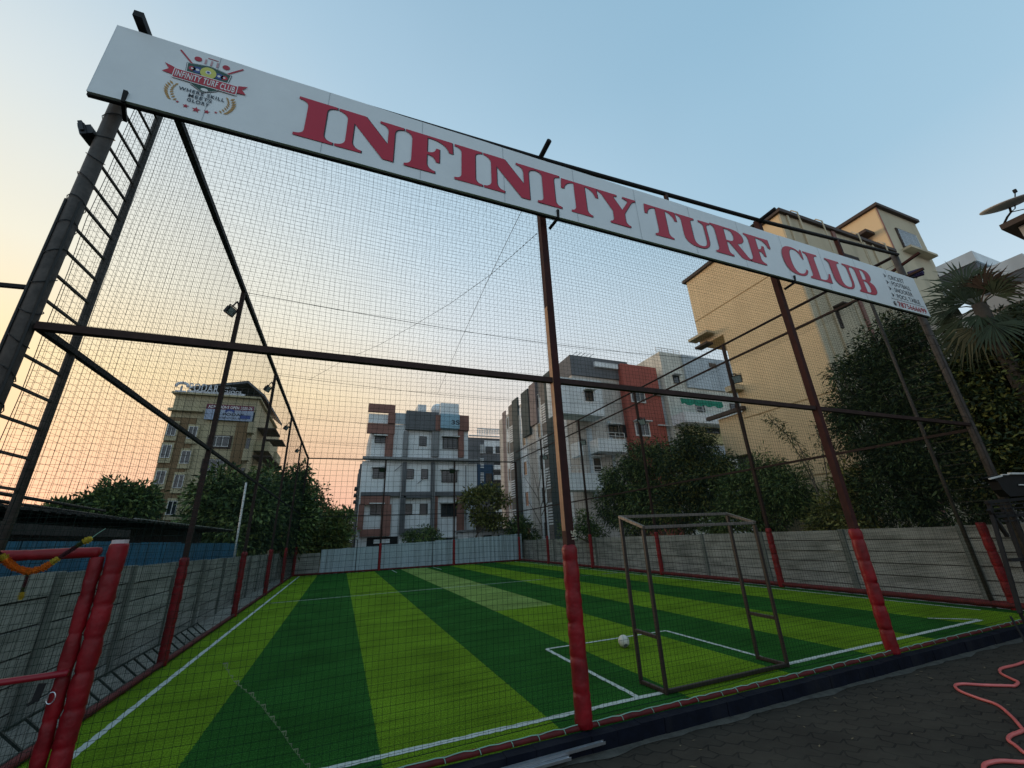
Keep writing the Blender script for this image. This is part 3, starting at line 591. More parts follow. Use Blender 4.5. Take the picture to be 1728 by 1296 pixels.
# left shed with dark roof and loose poles
shed = thing('shed', 'low dark shed with flat sheet roof behind the blue fence on the left', 'shed', (-6, 9, 0))
DARK = mat('dark weathered sheet', (.03, .03, .029), .7, .2, .4, 2, .2, 20)
mb = MB()
for i in range(62):
    y = 3 + i * .25; mb.box(-9.5, -3.75, y, y + .13, 2.17 + .004*(i % 3), 2.195 + .004*(i % 3)).box(-9.5, -3.75, y + .13, y + .25, 2.155, 2.17)
mb.build('roof', DARK, shed); MB().box(-3.76, -3.70, 3, 10.2, 1.86, 1.99).build('fascia', DARK, shed)
MB().box(-9.4, -4.6, 3.1, 18.3, 0, 2.15).build('wall', mat('shed wall', (.07, .07, .065), .9), shed)
MB().box(-3.75, -3.70, 10.3, 18.5, 2.198, 2.215).build('gutter', mat('pale gutter edge', (.28, .28, .27), .5), shed)
for i in range(14):
    x = -3.85 - i * .17 + random.uniform(-.05, .05); z = 2.24 + random.uniform(0, .16); y1 = random.uniform(9, 14)
    tag(MB().tube([(x, 3.2, z + .10 + random.uniform(0, .12)), (x + random.uniform(-.1, .1), (3 + y1)/2, z), (x + random.uniform(-.15, .15), y1, z - .02)], .018, 6).build('roof_pole', DARK),
        'thin dark pole lying lengthwise on the roof of the left shed', 'pole', 'poles lying on the left shed roof')
tag(MB().tube([(-3.12, 16.4, .0), (-3.12, 16.1, 3.62)], .03, 8).build('water_pipe', FWHITE, smooth=True), 'thin white pipe standing upright behind the left wall', 'pipe')
# ladder lying along the left wall
ld = thing('ladder', 'dark steel ladder lying on the ground at the foot of the left wall', 'ladder', (-2.6, 5, 0))
for x, z in ((-2.43, .0), (-2.62, .17)): MB().bar((x, 4.0, z), (x, 11.4, z), .022).build('side_rail', IRON2, ld)
for i in range(23): MB().bar((-2.43, 4.1 + i*.33, .0), (-2.62, 4.1 + i*.33, .17), .02).build('rung', IRON2, ld)
# ------------------------------------------------------------------ facade tools
class Fac:
    def __init__(s, ax, val, root, crop=(1, 0, 0), sg=1): s.ax, s.val, s.root, s.c, s.sg = ax, val, root, crop, sg
    def uz(s, x, y, extra=0):
        k, ox, oy = s.c; p = at(ox + x*k, oy + y*k, s.ax, s.val); return (p.x if s.ax == 'Y' else p.y, p.z)
    def rc(s, r):
        a, b = s.uz(r[0], r[1]), s.uz(r[2], r[3]); return min(a[0], b[0]), max(a[0], b[0]), min(a[1], b[1]), max(a[1], b[1])
    def bx(s, mb, u0, u1, z0, z1, d0, d1):
        a, b = s.val - s.sg*d0, s.val - s.sg*d1
        return mb.box(u0, u1, a, b, z0, z1) if s.ax == 'Y' else mb.box(a, b, u0, u1, z0, z1)
    def slab(s, r, d0, d1, m, name, parent=None, uz=False):
        u0, u1, z0, z1 = r if uz else s.rc(r); return s.bx(MB(), u0, u1, z0, z1, d0, d1).build(name, m, parent or s.root)
    def win(s, r, n=2, d=0.0, fm=None, grille=True, sill=False, hood=False, uz=False, rows=0, fw=.05):
        u0, u1, z0, z1 = r if uz else s.rc(r); mb = MB(); f = fw; fm = fm or GRILL
        s.bx(mb, u0-f, u1+f, z1, z1+f, d+.002, d+.06); s.bx(mb, u0-f, u1+f, z0-f, z0, d+.002, d+.06); s.bx(mb, u0-f, u0, z0, z1, d+.002, d+.06); s.bx(mb, u1, u1+f, z0, z1, d+.002, d+.06)
        for i in range(1, n): u = u0 + (u1-u0)*i/n; s.bx(mb, u-.02, u+.02, z0, z1, d+.012, d+.045)
        fr = mb.build('window', fm, s.root)
        s.bx(MB(), u0, u1, z0, z1, d+.003, d+.012).build('pane', GLASS, fr)
        if grille:
            mb = MB(); k = max(3, int((z1-z0)/.16))
            for i in range(1, k): z = z0 + (z1-z0)*i/k; s.bx(mb, u0, u1, z-.007, z+.007, d+.05, d+.064)
            mb.build('grille', GRILL, fr)
        if sill: s.bx(MB(), u0-.12, u1+.12, z0-f-.08, z0-f, d+.002, d+.14).build('sill', fm, fr)
        if hood: s.bx(MB(), u0-.15, u1+.15, z1+f+.002, z1+f+.08, d+.002, d+.4).build('hood', FWHITE, fr)
        return fr
    def rail(s, u0, u1, z0, h, d, m=None, rows=3, post=.6):
        mb = MB()
        for k in range(rows): z = z0 + h*(k+1)/rows; s.bx(mb, u0, u1, z-.015, z+.015, d-.03, d)
        n = max(1, int((u1-u0)/post))
        for i in range(n+1): u = u0+(u1-u0)*i/n; s.bx(mb, u-.015, u+.015, z0, z0+h, d-.032, d-.002)
        return mb.build('railing', m or GRILL, s.root)
W1 = mat('off white plaster', (.74, .77, .78), .85, 0, .08, .8, .1, 15, dirt=((.40, .41, .40), 1.2, .5))
W2 = mat('pale grey blue plaster', (.46, .52, .56), .85, 0, .10, .8, dirt=((.28, .31, .33), 1.2, .5))
GR = mat('grey painted band', (.24, .245, .25), .85, 0, .1, 1); DG = mat('dark grey plaster', (.13, .135, .145), .85, 0, .15, 1, dirt=((.08, .08, .08), 1, .5))
BR = mat('brown red cladding', (.25, .12, .095), .8, 0, .15, 2); TEAL = mat('dark teal plaster', (.042, .062, .066), .85, 0, .15, 1)
BEI = mat('beige plaster', (.50, .47, .43), .85, 0, .12, 1, dirt=((.28, .27, .25), 1.5, .5)); PINK = mat('mauve plaster', (.20, .165, .165), .85, 0, .12, 1)
REDP = mat('brick red plaster', (.36, .095, .07), .85, 0, .12, 1, dirt=((.26, .08, .06), 1.5, .5))
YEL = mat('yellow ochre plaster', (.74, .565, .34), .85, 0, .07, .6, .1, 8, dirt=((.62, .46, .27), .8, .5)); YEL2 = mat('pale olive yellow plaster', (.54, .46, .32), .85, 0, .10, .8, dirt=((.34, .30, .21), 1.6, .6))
CREAM = mat('cream plaster', (.42, .37, .235), .85, 0, .1, 1, dirt=((.26, .23, .16), 1, .5)); OCH = mat('brown ochre plaster', (.19, .125, .065), .85, 0, .12, 1); PY2 = mat('lemon plaster', (.62, .58, .32), .85, 0, .1, 1)
# ------------------------------------------------------------------ the building straight ahead
bA = thing('apartment_building', 'white four storey block with brown and grey frames straight beyond the far fence', 'building', (5, 36, 0)); YA = 32.0
c6 = (280/1396, 600, 670); f = Fac('Y', YA, bA, c6)
L0 = f.uz(60, 540)[0]; R0 = f.uz(1020, 560)[0]; RU = f.uz(946, 300)[0]; zt = f.uz(400, 235)[1]; zl = f.uz(500, 548)[1]
MB().box(L0, R0, YA, YA + 9, -.2, zl).build('wall', W1, bA); MB().box(L0 + .5, RU, YA, YA + 9, zl, zt).build('wall', W1, bA)
f.slab((60, 505, 1020, 548), 0, .45, GR, 'floor_band'); f.slab((45, 803, 950, 832), .002, .30, DG, 'floor_band')
for r, d, m in [((100, 226, 325, 318), .3, BR), ((112, 62, 330, 142), .3, BR), ((276, 142, 330, 230), .3, BR), ((255, 318, 308, 505), .25, BR), ((425, 122, 690, 292), .35, DG), ((406, 290, 436, 505), .2, GR), ((640, 290, 697, 505), .25, GR), ((668, 160, 708, 292), .36, BR),
                ((862, 160, 947, 290), .3, BR), ((862, 290, 905, 510), .25, BR), ((398, 550, 418, 800), .25, DG), ((636, 550, 656, 800), .25, DG),
                ((45, 832, 285, 905), .3, BR), ((222, 905, 285, 1168), .3, BR), ((40, 1115, 222, 1168), .3, BR), ((28, 905, 58, 1115), .3, BR), ((378, 832, 404, 1160), .3, DG), ((404, 832, 650, 850), .3, DG), ((632, 850, 655, 1160), .3, DG), ((404, 1108, 632, 1160), .3, DG), ((655, 832, 682, 1150), .2, BR), ((850, 832, 906, 1155), .25, BR)]:
    f.slab(r, .003, d, m, 'cladding')
f.slab((112, 142, 276, 226), .003, .1, W1, 'parapet'); f.slab((330, 133, 425, 232), .003, .05, W2, 'parapet')
f.slab((708, 60, 858, 160), .003, .4, W1, 'water_tank'); sg = f.slab((708, 152, 862, 278), .003, .5, mat('light blue sign', (.25, .42, .52), .5), 'shop_sign')
a, b_ = f.uz(795, 205), f.uz(862, 248); text('3S', a[0], b_[0], b_[1], a[1], YA - .505, INK, sg, bold=.03); a, b_ = f.uz(715, 208), f.uz(770, 222); text('JSS', a[0], b_[0], b_[1], a[1], YA - .505, INK, sg) if False else None
MB().box(L0 + .5, RU, YA + .3, YA + 8, zt, zt + .1).build('roof', GR, bA)
p = f.uz(560, 40); q = f.uz(630, 120); MB().box(p[0], q[0], YA + 2, YA + 5, q[1] - .4, p[1] + .4).build('stair_head', W1, bA)
p = f.uz(700, 40); MB().sphere((p[0] + .3, YA + 2, p[1] - .1), .55).build('round_tank', W1, bA, smooth=True)
for r, n in [((168, 335, 248, 385), 2), ((542, 335, 592, 408), 1), ((737, 342, 853, 435), 3), ((152, 602, 235, 680), 2), ((433, 610, 484, 685), 1), ((557, 610, 604, 685), 1), ((728, 622, 850, 714), 3), ((131, 908, 218, 984), 2), ((418, 905, 470, 983), 1), ((545, 902, 600, 983), 1), ((723, 902, 847, 1000), 3), ((738, 1192, 832, 1245), 2)]:
    f.win(r, n, d=.0, sill=False, hood=(n > 1), fw=.04)
f.slab((95, 1182, 350, 1275), -.5, .01, mat('dark opening', (.012, .012, .013), .9), 'shop_opening'); f.slab((150, 1200, 285, 1228), .02, .1, W1, 'shop_board')
for y in (740, 800, 860): pz = f.uz(45, y); MB().box(L0 - .35, L0, YA + 2, YA + 4, pz[1], pz[1] + .12).build('side_hood', DG, bA)
for i in range(3): MB().box(L0 - .002 - .12, L0 - .002, YA + 1.2 + 2.5*i, YA + 2 + 2.5*i, .5, zl).build('side_column', DG, bA)
for x in (378, 640, 655, 925): u = f.uz(x, 700)[0]; MB().tube([(u, YA - .5 if x != 925 else YA - .08, .2), (u, YA - .5 if x != 925 else YA - .08, zl - .2)], .035, 6).build('drain_pipe', GR, bA)
for x, y in ((520, 730), (470, 870), (330, 620)): u = f.uz(x, y); MB().tube([(u[0], YA - .1, u[1]), (u[0] + .5, YA - .12, u[1] + .45)], .03, 5).build('slant_pipe', GR, bA)
# low white house
bL = thing('house', 'low white outhouse with flat slab roof behind the pale blue fence', 'house', (8, 30, 0)); YL = 30.0; f = Fac('Y', YL, bL, c6)
p, q = f.uz(905, 1135), f.uz(1310, 1240); MB().box(p[0], q[0], YL, YL + 1.7, -.1, p[1]).build('wall', W1, bL); MB().box(p[0] - .2, q[0] + .2, YL - .3, YL + 1.8, p[1] + .003, p[1] + .12).build('roof', GR, bL)
for r, n in [((1082, 1168, 1140, 1228), 1), ((1200, 1165, 1245, 1225), 2)]: f.win(r, n)
f.slab((948, 1182, 995, 1262), .002, .03, GRILL, 'door')
# dark blue block
bB = thing('apartment_building', 'dark blue and grey block with white balcony bands behind the far outhouse', 'building', (12, 52, 0)); YB2 = 46.0
f = Fac('Y', YB2, bB, c6); p, q = f.uz(948, 338), f.uz(1330, 1200); MB().box(p[0], q[0], YB2, YB2 + 9, 0, p[1]).build('wall', DG, bB)
f.slab((950, 322, 1262, 342), .003, .35, W1, 'parapet'); f.slab((1020, 268, 1240, 275), 0, .2, W1, 'parapet_rail'); mb = MB()
for i in range(16): x = 1022 + i*14; r = f.rc((x, 275, x + 6, 318)); f.bx(mb, r[0], r[1], r[2], r[3], 0, .2)
mb.build('baluster', W1, bB)
f.slab((1082, 365, 1262, 478), .003, .05, W1, 'bay'); f.win((1095, 420, 1150, 470), 2, d=.05); f.win((1180, 420, 1250, 470), 3, d=.05)
f.slab((1020, 570, 1152, 745), .003, .3, mat('deep blue plaster', (.025, .055, .10), .85, 0, .15, 1), 'bay')
for y0, y1 in ((405, 480), (520, 605), (640, 730)):
    mb = MB(); k = 7
    for i in range(k): yy = y0 + (y1-y0)*i/k; r = f.rc((1045, yy, 1072, yy + 6)); f.bx(mb, *r, .003, .34)
    mb.build('louvre', W1, bB)
for y in (580, 665, 760, 860, 950, 1050): f.slab((1155, y, 1330, y + 38), .003, .7, W1 if y != 760 else TEAL, 'balcony'); f.slab((1165, y - 35, 1240, y - 3), .004, .03, GLASS, 'pane')
f.win((1090, 650, 1140, 720), 1, d=.3)
# ------------------------------------------------------------------ tall grey block at the right
bC = thing('apartment_building', 'tall grey block with teal columns, white louvres and a brick red bay', 'building', (18, 30, 0)); XC, YC = 14.0, 23.0
zC = 13.2; XC2 = at(1052, 700, 'Y', YC).x; XR1 = at(1112, 700, 'Y', YC).x; XG = at(1128, 700, 'Y', YC).x
MB().box(XC, XG + 3, YC, 38, -.2, zC - .5).build('wall', BEI, bC)
f = Fac('X', XC, bC, (1, 0, 0))
def yy(px, py=750): return at(px, py, 'X', XC).y
STK = mat('taupe louvre strip', (.15, .14, .13), .85, 0, .12, 1)
cols = [(928, 941, .16, TEAL, zC + .3), (919, 928, .10, STK, zC), (893, 907, .06, BEI, zC + .1), (869, 879, .16, TEAL, zC + .3), (862, 869, .10, STK, zC + .1), (850, 856, .06, PINK, zC)]
for a, b_, d, m, t in cols: f.slab((yy(b_), yy(a), -.1, t), .003, d, m, 'column', uz=True)
for a, b_ in ((907, 919), (879, 893), (856, 862), (941, 960)):
    f.slab((yy(b_), yy(a), -.1, zC - .8), .003, .03, W1, 'wall_strip', uz=True)
f.slab((yy(908, 680), yy(897, 680), 10.0, zC + .35), .05, .22, PINK, 'top_bay', uz=True); f.slab((yy(896, 680), yy(884, 680), 9.4, zC + .2), .05, .28, TEAL, 'top_bay', uz=True)
for a, b_ in ((909, 917), (882, 890), (857, 861)):
    for z in (1.3, 3.8, 6.3, 8.8, 11.2):
        m_ = (yy(a) + yy(b_)) / 2; hw = abs(yy(a) - yy(b_)) * .32; f.win((m_ - hw, m_ + hw, z, z + 1.1), 1, d=.032, fm=W1, uz=True)
for a, b_ in ((919.5, 927), (862.5, 868.5)):
    for z0 in (2.2, 4.7, 7.2, 9.7):
        mb = MB()
        for i in range(8): f.bx(mb, yy(b_), yy(a), z0 + i*.2, z0 + i*.2 + .1, .102, .15)
        mb.build('louvre', W1, bC)
for px in (892, 880, 908, 857):
    y = yy(px); MB().tube([(XC - .1, y, 0), (XC - .1, y, zC - 1.5)], .035, 6).build('drain_pipe', FWHITE, bC)
# front part facing the camera
c7 = (260/1296, 840, 590); g = Fac('Y', YC, bC, c7)
zr = at(1000, 610, 'Y', YC).z; MB().box(XC - .05, XR1 - 2.3, YC - .12, YC + 6, zC - 1.2, zr + .25).build('parapet', DG, bC)
MB().box(XC2, XR1, YC - .5, YC - .002, -.1, zr - .1).build('red_bay', REDP, bC)
g.slab((920, 600, 1030, 1260), .002, .06, W2, 'wall_strip'); g.slab((740, 660, 850, 1260), .002, .06, W2, 'wall_strip')
g2 = Fac('Y', YC - 1.5, bC, c7); u = g2.rc((620, 215, 905, 560)); MB().box(u[0] - 1.2, u[1], YC - 1.5, YC - .125, u[2], u[3] - .2).build('balcony_block', W1, bC)
g2.win((735, 352, 800, 428), 2, hood=True)
for r in ((840, 745, 1090, 862), (600, 1035, 905, 1180)):
    u = Fac('Y', YC - 1.1, bC, c7).rc(r); MB().box(u[0], u[1], YC - 1.1, YC - .003, u[2], u[3]).build('balcony', W1, bC); q = Fac('Y', YC - 1.0, bC, c7); q.rail(u[0], u[1], u[3], .45, .06, FWHITE, 2)
u = g.rc((600, 800, 660, 915)); MB().box(XC - .3, at(965, 780, 'Y', YC).x, YC - 1.0, YC - .004, u[2], u[3]).build('balcony', W1, bC)
g.win((930, 642, 1010, 735), 2, d=.06, hood=True); g.win((1020, 640, 1075, 735), 1, d=.06); g.win((795, 915, 868, 1028), 1, d=.06, fm=FWHITE, hood=True)
MB().box(XC2 - 2.1, XC2 - .1, YC - .3, YC + .1, zr - .5, zr - .12).build('pergola', W1, bC)
g3 = Fac('Y', YC - .5, bC, c7); g3.win((1118, 350, 1235, 442), 3, d=.0, fm=FWHITE, hood=True, fw=.09); g3.win((1155, 618, 1275, 722), 3, d=.0, fm=FWHITE, hood=True, fw=.09)
MB().box(XR1, XG + 1.0, YC - .25, YC - .002, -.1, zr - .9).build('grey_bay', W2, bC); c8 = (260/1296, 1060, 590)
g4 = Fac('Y', YC - .25, bC, c8); g4.win((205, 400, 270, 465), 2, fm=FWHITE, hood=True); g4.win((245, 655, 330, 735), 2, fm=FWHITE, hood=True)
mb = MB()
for i in range(5): x = XC + .5 + i*.35; mb.tube([(x, YC + .5, zr), (x, YC + .5, zr + .5), (x + .5, YC + .5, zr + .9)], .03, 5)
mb.build('roof_rail', FWHITE, bC)
# right neighbour with the green awning
bD = thing('apartment_building', 'pale weathered block with green awning over its balcony beside the yellow building', 'building', (22, 24, 0)); YD = 22.3
g = Fac('Y', YD, bD, c8); XA = g.uz(330, 400)[0]; XM = g.uz(470, 200)[0]; zD = g.uz(560, 62)[1]
BEW = mat('weathered ivory plaster', (.62, .61, .54), .85, 0, .12, .8, dirt=((.34, .34, .3), 1.4, .6))
MB().box(XA, XA + 9, YD, YD + 5, -.2, zD).build('wall', BEW, bD); g.slab((XM, XA + 9, g.uz(600, 330)[1], zD - .02), .002, .12, W2, 'wall_strip', uz=True)
g.rail(XA, XM + .3, zD, .55, -.3, FWHITE, 3); g.win((378, 222, 430, 282), 1, hood=True); g.slab((665, 115, 735, 160), .122, .14, mat('brown stain', (.12, .09, .07), .9), 'stain_patch')
u = Fac('Y', YD - 1.3, bD, c8).rc((470, 520, 960, 640)); MB().box(u[0], u[1] + 1, YD - 1.3, YD - .003, u[2], u[3]).build('balcony', W1, bD); q = Fac('Y', YD - 1.2, bD, c8); q.rail(u[0], u[1] + 1, u[3], .5, .06, FWHITE, 2)
u2 = Fac('Y', YD - 1.2, bD, c8).rc((440, 418, 800, 492)); mb = MB(); k = 14
for i in range(k):
    a = u2[0] + (u2[1]-u2[0])*i/k; b_ = u2[0] + (u2[1]-u2[0])*(i+1)/k; s0, s1 = .09*math.sin(i*1.9), .09*math.sin((i+1)*1.9)
    mb.add([(a, YD-1.22, u2[3]+.1), (b_, YD-1.22, u2[3]+.1), (b_, YD-1.25, u2[2]+s1), (a, YD-1.25, u2[2]+s0), (a, YD-1.19, u2[3]+.1), (b_, YD-1.19, u2[3]+.1), (b_, YD-1.22, u2[2]+s1), (a, YD-1.22, u2[2]+s0)], [(0,1,2,3), (7,6,5,4), (3,2,6,7)])
mb.build('awning', mat('green shade cloth', (.012, .22, .14), .8, 0, .3, 3), bD)
g.slab((470, 645, 800, 800), .002, .3, PY2, 'wall_strip'); g.slab((470, 805, 830, 1000), .002, .3, W2, 'wall_strip'); g.win((622, 672, 738, 712), 3, d=.3)
g.win((560, 430, 640, 520), 2, d=.02); g.win((855, 460, 905, 505), 1, d=.02)
# ------------------------------------------------------------------ yellow building
bE = thing('apartment_building', 'big yellow ochre building with stair tower rising behind the right trees', 'building', (19, 9, 0)); XE, YE = 15.0, 7.87
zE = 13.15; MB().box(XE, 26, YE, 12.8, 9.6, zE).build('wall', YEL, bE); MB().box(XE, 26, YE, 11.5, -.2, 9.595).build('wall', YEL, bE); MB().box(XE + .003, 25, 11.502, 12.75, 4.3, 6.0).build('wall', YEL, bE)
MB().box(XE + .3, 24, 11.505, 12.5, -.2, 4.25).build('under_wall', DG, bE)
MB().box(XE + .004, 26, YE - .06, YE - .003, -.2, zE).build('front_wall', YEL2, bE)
COP = mat('dark coping', (.07, .05, .042), .8); mb = MB().box(XE - .12, 22.7, YE - .18, 12.95, zE + .002, zE + .16); mb.build('coping', COP, bE)
f = Fac('X', XE, bE)
for z in (3.1, 5.7, 8.3, 10.9): f.slab((YE, 11.5 if z < 9.6 else 12.8, z, z + .035), .001, .012, mat('plaster groove', (.36, .25, .12), .9), 'plaster_joint', uz=True)
f.slab((11.9, 13.0, 9.85, 9.97), .0, .5, YEL2, 'sunshade', uz=True); f.slab((12.1, 12.8, 9.4, 9.5), .0, .4, COP, 'sunshade', uz=True); f.slab((11.3, 13.2, 6.05, 6.2), .0, .2, COP, 'sunshade', uz=True)
p = at(1250, 655, 'X', XE); f.slab((p.y - .15, p.y + .35, p.z - .12, p.z + .1), .0, .5, YEL2, 'sunshade', uz=True)
g = Fac('Y', YE - .06, bE, (240/1037, 1360, 330))
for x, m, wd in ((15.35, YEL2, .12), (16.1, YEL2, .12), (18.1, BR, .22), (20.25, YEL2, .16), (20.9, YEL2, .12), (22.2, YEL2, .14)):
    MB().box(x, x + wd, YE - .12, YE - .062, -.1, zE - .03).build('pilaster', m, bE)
for x in (15.8, 17.3, 19.7, 21.6): MB().tube([(x, YE - .28, 0), (x, YE - .28, zE + .1), (x, YE - .1, zE + .35), (x, YE + .2, zE + .25)], .028, 6).build('drain_pipe', YEL2, bE, smooth=True)
for r in ((265, 430, 375, 475), (200, 835, 262, 960)): g.win(r, 2, fm=COP, hood=False)
g.slab((178, 815, 245, 840), .0, .45, COP, 'window_hood')
g.win((16.2, 16.95, 5.4, 6.7), 2, fm=COP, uz=True)
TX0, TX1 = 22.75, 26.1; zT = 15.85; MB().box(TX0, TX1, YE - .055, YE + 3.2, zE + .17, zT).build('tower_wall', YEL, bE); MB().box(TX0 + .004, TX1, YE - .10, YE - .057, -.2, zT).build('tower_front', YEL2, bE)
MB().box(TX0 - .15, TX1 + .15, YE - .25, YE + 3.3, zT + .003, zT + .16).build('coping', COP, bE); MB().box(TX0 - .02, TX0 + .06, YE - .13, YE - .102, zE, zT).build('corner_band', BR, bE)
g = Fac('Y', YE - .10, bE, (240/1037, 1360, 330)); wn = g.win((23.75, 25.35, 13.75, 14.8), 3, fm=COP, uz=True); g.slab((23.5, 25.75, 13.45, 13.57), 0, .35, YEL2, 'sill', uz=True)
mb = MB()
for i in range(14): u = 23.8 + i*.115; mb.box(u, u + .04, YE - .18, YE - .165, 13.76, 14.8)
mb.build('grille', SILVER, wn)
f = Fac('X', TX0, bE); f.slab((YE + .3, YE + 2.2, 14.55, 14.7), 0, .7, COP, 'sunshade', uz=True); f.win((YE + .6, YE + 1.3, zE + .2, 14.4), 1, fm=COP, uz=True)
MB().tube([(20.5, YE + 2.8, zE), (20.5, YE + 2.8, zE + 1.0)], .02, 5).tube([(20.2, YE + 2.8, zE + .9), (20.8, YE + 2.8, zE + .75)], .015, 5).build('antenna', IRON, bE)
# ------------------------------------------------------------------ far right roofs and dish
bF = thing('house', 'grey plastered house corner with dark roof edge at the right picture edge', 'house', (17, 3, 0))
pf = at(1690, 388, 'X', 14.2); STN = mat('mottled grey plaster', (.42, .41, .38), .9, 0, .3, 1.5, .4, 10, dirt=((.17, .17, .155), 2, .7))
MB().box(14.42, 18, -4, pf.y - .2, -.1, pf.z - .02).build('wall', STN, bF); MB().box(14.2, 18.2, -4, pf.y, pf.z, pf.z + .14).build('roof', COP, bF)
MB().box(14.40, 18, -4, pf.y - .19, pf.z - 1.75, pf.z - 1.70).build('string_course', COP, bF)
def XP(px, py, x=14.3): return at(px, py, 'X', x)
dsh = thing('satellite_dish', 'grey satellite dish on a bent pole above the right house roof', 'satellite dish', tuple(XP(1690, 384)))
c = XP(1703, 349); R_ = .47; mb = MB(); vs = []; fs = []; nr, na = 6, 28; tilt = Matrix.Rotation(math.radians(-14), 3, 'Y') @ Matrix.Rotation(math.radians(8), 3, 'X')
for off in (0, -.02):
    for i in range(nr + 1):
        for j in range(na):
            r = R_ * i / nr; t = 2*math.pi*j/na; v = tilt @ Vector((r*math.cos(t), r*math.sin(t), .09*(r/R_)**2 + off)); vs.append(tuple(c + v))
o2 = (nr+1)*na
for i in range(nr):
    for j in range(na):
        q = (i*na+j, i*na+(j+1)%na, (i+1)*na+(j+1)%na, (i+1)*na+j); fs.append(q); fs.append(tuple(o2 + k for k in q[::-1]))
for j in range(na): fs.append((nr*na+j, nr*na+(j+1)%na, o2+nr*na+(j+1)%na, o2+nr*na+j))
mb.add(vs, fs).build('reflector', mat('dish grey', (.5, .5, .5), .6), dsh, smooth=True)
h = XP(1713, 323); a = XP(1706, 358)
MB().tube([c + Vector((0, 0, -.03)), a, XP(1700, 366), XP(1691, 384)], .022, 8).build('pole', BLACK, dsh); MB().tube([a, XP(1713, 352), h], .012, 6).build('feed_arm', BLACK, dsh); MB().tube([h + Vector((0, 0, -.03)), h + Vector((0, 0, .05))], .035, 8).build('feed_horn', BLACK, dsh)
MB().tube([a, XP(1728, 358) + Vector((0, -.3, -.05))], .012, 6).build('stay', BLACK, dsh); MB().tube([XP(1704, 372), XP(1718, 378)], .008, 5).build('stay', BLACK, dsh)
bG = thing('house', 'cream roof parapets of a house peeping over the palm', 'house', (30, 9, 0)); XG_ = 21.0
for (xa, ya, xb, yb, m, dz) in ((1583, 462, 1642, 428, W1, .22), (1588, 476, 1648, 446, DG, .3), (1590, 492, 1650, 466, W1, .3), (1652, 470, 1730, 437, W1, .25), (1655, 485, 1732, 455, DG, .35), (1655, 505, 1735, 480, BEI, .5)):
    p, q = at(xa, ya, 'X', XG_), at(xb, yb, 'X', XG_); z = (p.z + q.z)/2; MB().box(XG_, XG_ + 4, q.y, p.y, z - dz, z + dz).build('parapet', m, bG); XG_ += .04
p = at(1690, 500, 'X', 21); MB().box(21.3, 25, p.y - 2, p.y + 6, 0, p.z).build('wall', BEI, bG)
# ------------------------------------------------------------------ the school at the left
bH = thing('school_building', 'cream and brown seven storey school with PODAR roof letters against the sunset', 'school', (-10, 42, 0)); YH = 38.0
c5 = (260/1203, 240, 620); f = Fac('Y', YH, bH, c5); zH = f.uz(560, 228)[1]; HL = f.uz(265, 205)[0]; HR = f.uz(905, 265)[0]
Yfar = at(470, 745, 'X', HR).y; MB().box(HL, HR, YH, min(Yfar, 56), -.2, zH).build('wall', CREAM, bH); MB().box(HL - .2, HR + .2, YH - .3, YH + 10, zH + .002, zH + .15).build('roof_slab', CREAM, bH)
XS = f.uz(500, 270)[0]
f.slab((HL + .01, XS - .35, 0, zH - 1.9), .002, .12, OCH, 'brown_panel', uz=True)
u = f.uz(215, 335); f.slab((HL - .15, XS, u[1] - .06, u[1] + .12), .0, .4, CREAM, 'cornice', uz=True)
for (x, y) in ((240, 490), (195, 660), (150, 862), (95, 1058), (400, 515), (345, 705), (292, 893), (240, 1098)):
    u = f.uz(x, y); f.slab((u[0] - .38, u[0] + .38, u[1] - .85, u[1] + .68), .121, .22, CREAM, 'window_surround', uz=True); f.win((u[0] - .25, u[0] + .25, u[1] - .45, u[1] + .45), 2, d=.22, uz=True, grille=False, fm=FWHITE, fw=.04)
for (x, y) in ((605, 580), (560, 765), (525, 945)):
    u = f.uz(x, y); f.slab((u[0] - .8, u[0] + .8, u[1] - .55, u[1] + .5), .002, .1, COP, 'window_surround', uz=True); f.win((u[0] - .62, u[0] + .62, u[1] - .38, u[1] + .38), 3, d=.1, uz=True, grille=False, fm=FWHITE, fw=.04)
u0 = f.uz(745, 435); u1 = f.uz(835, 435); f.slab((u0[0], u1[0], 0, u0[1]), .002, .2, OCH, 'brown_panel', uz=True)
for z in (3.2, 5.6, 8.0, 10.2): f.slab((u1[0] + .1, HR + .2, z, z + .9), .002, .7, CREAM, 'balcony', uz=True); f.slab((u1[0] + .3, HR - .3, z + 1.0, z + 1.9), .003, .02, GLASS, 'pane', uz=True)
fs_ = Fac('X', HR, bH, sg=-1)
for z in (2.0, 4.4, 6.8, 9.2):
    for k, y in enumerate((YH + 1.5, YH + 6.0)): fs_.slab((y, y + 3, z, z + .8), .002, 1.1, CREAM, 'balcony', uz=True); fs_.slab((y, y + 3, z + 1.9, z + 2.0), .002, 1.4, COP, 'sunshade', uz=True)
# roof canopy
p, q, r_ = f.uz(375, 148), f.uz(828, 112), f.uz(940, 262)
mb = MB(); mb.add([(p[0], YH, p[1]), (q[0], YH, q[1] + .1), (q[0] + .3, YH + 10, q[1]), (p[0], YH + 10, p[1]), (p[0], YH, p[1] - .2), (q[0], YH, q[1] - .1), (q[0] + .3, YH + 10, q[1] - .2), (p[0], YH + 10, p[1] - .2)], [(0,1,2,3), (7,6,5,4), (0,4,5,1), (1,5,6,2), (2,6,7,3), (3,7,4,0)])
mb.add([(q[0], YH, q[1] + .1), (HR + .4, YH + .2, zH + .5), (HR + .6, YH + 10, zH + .5), (q[0] + .3, YH + 10, q[1]), (q[0], YH, q[1] - .1), (HR + .4, YH + .2, zH + .3), (HR + .6, YH + 10, zH + .3), (q[0] + .3, YH + 10, q[1] - .2)], [(0,1,2,3), (7,6,5,4), (0,4,5,1), (2,6,7,3), (1,5,6,2)])
mb.build('roof_canopy', DG, bH)
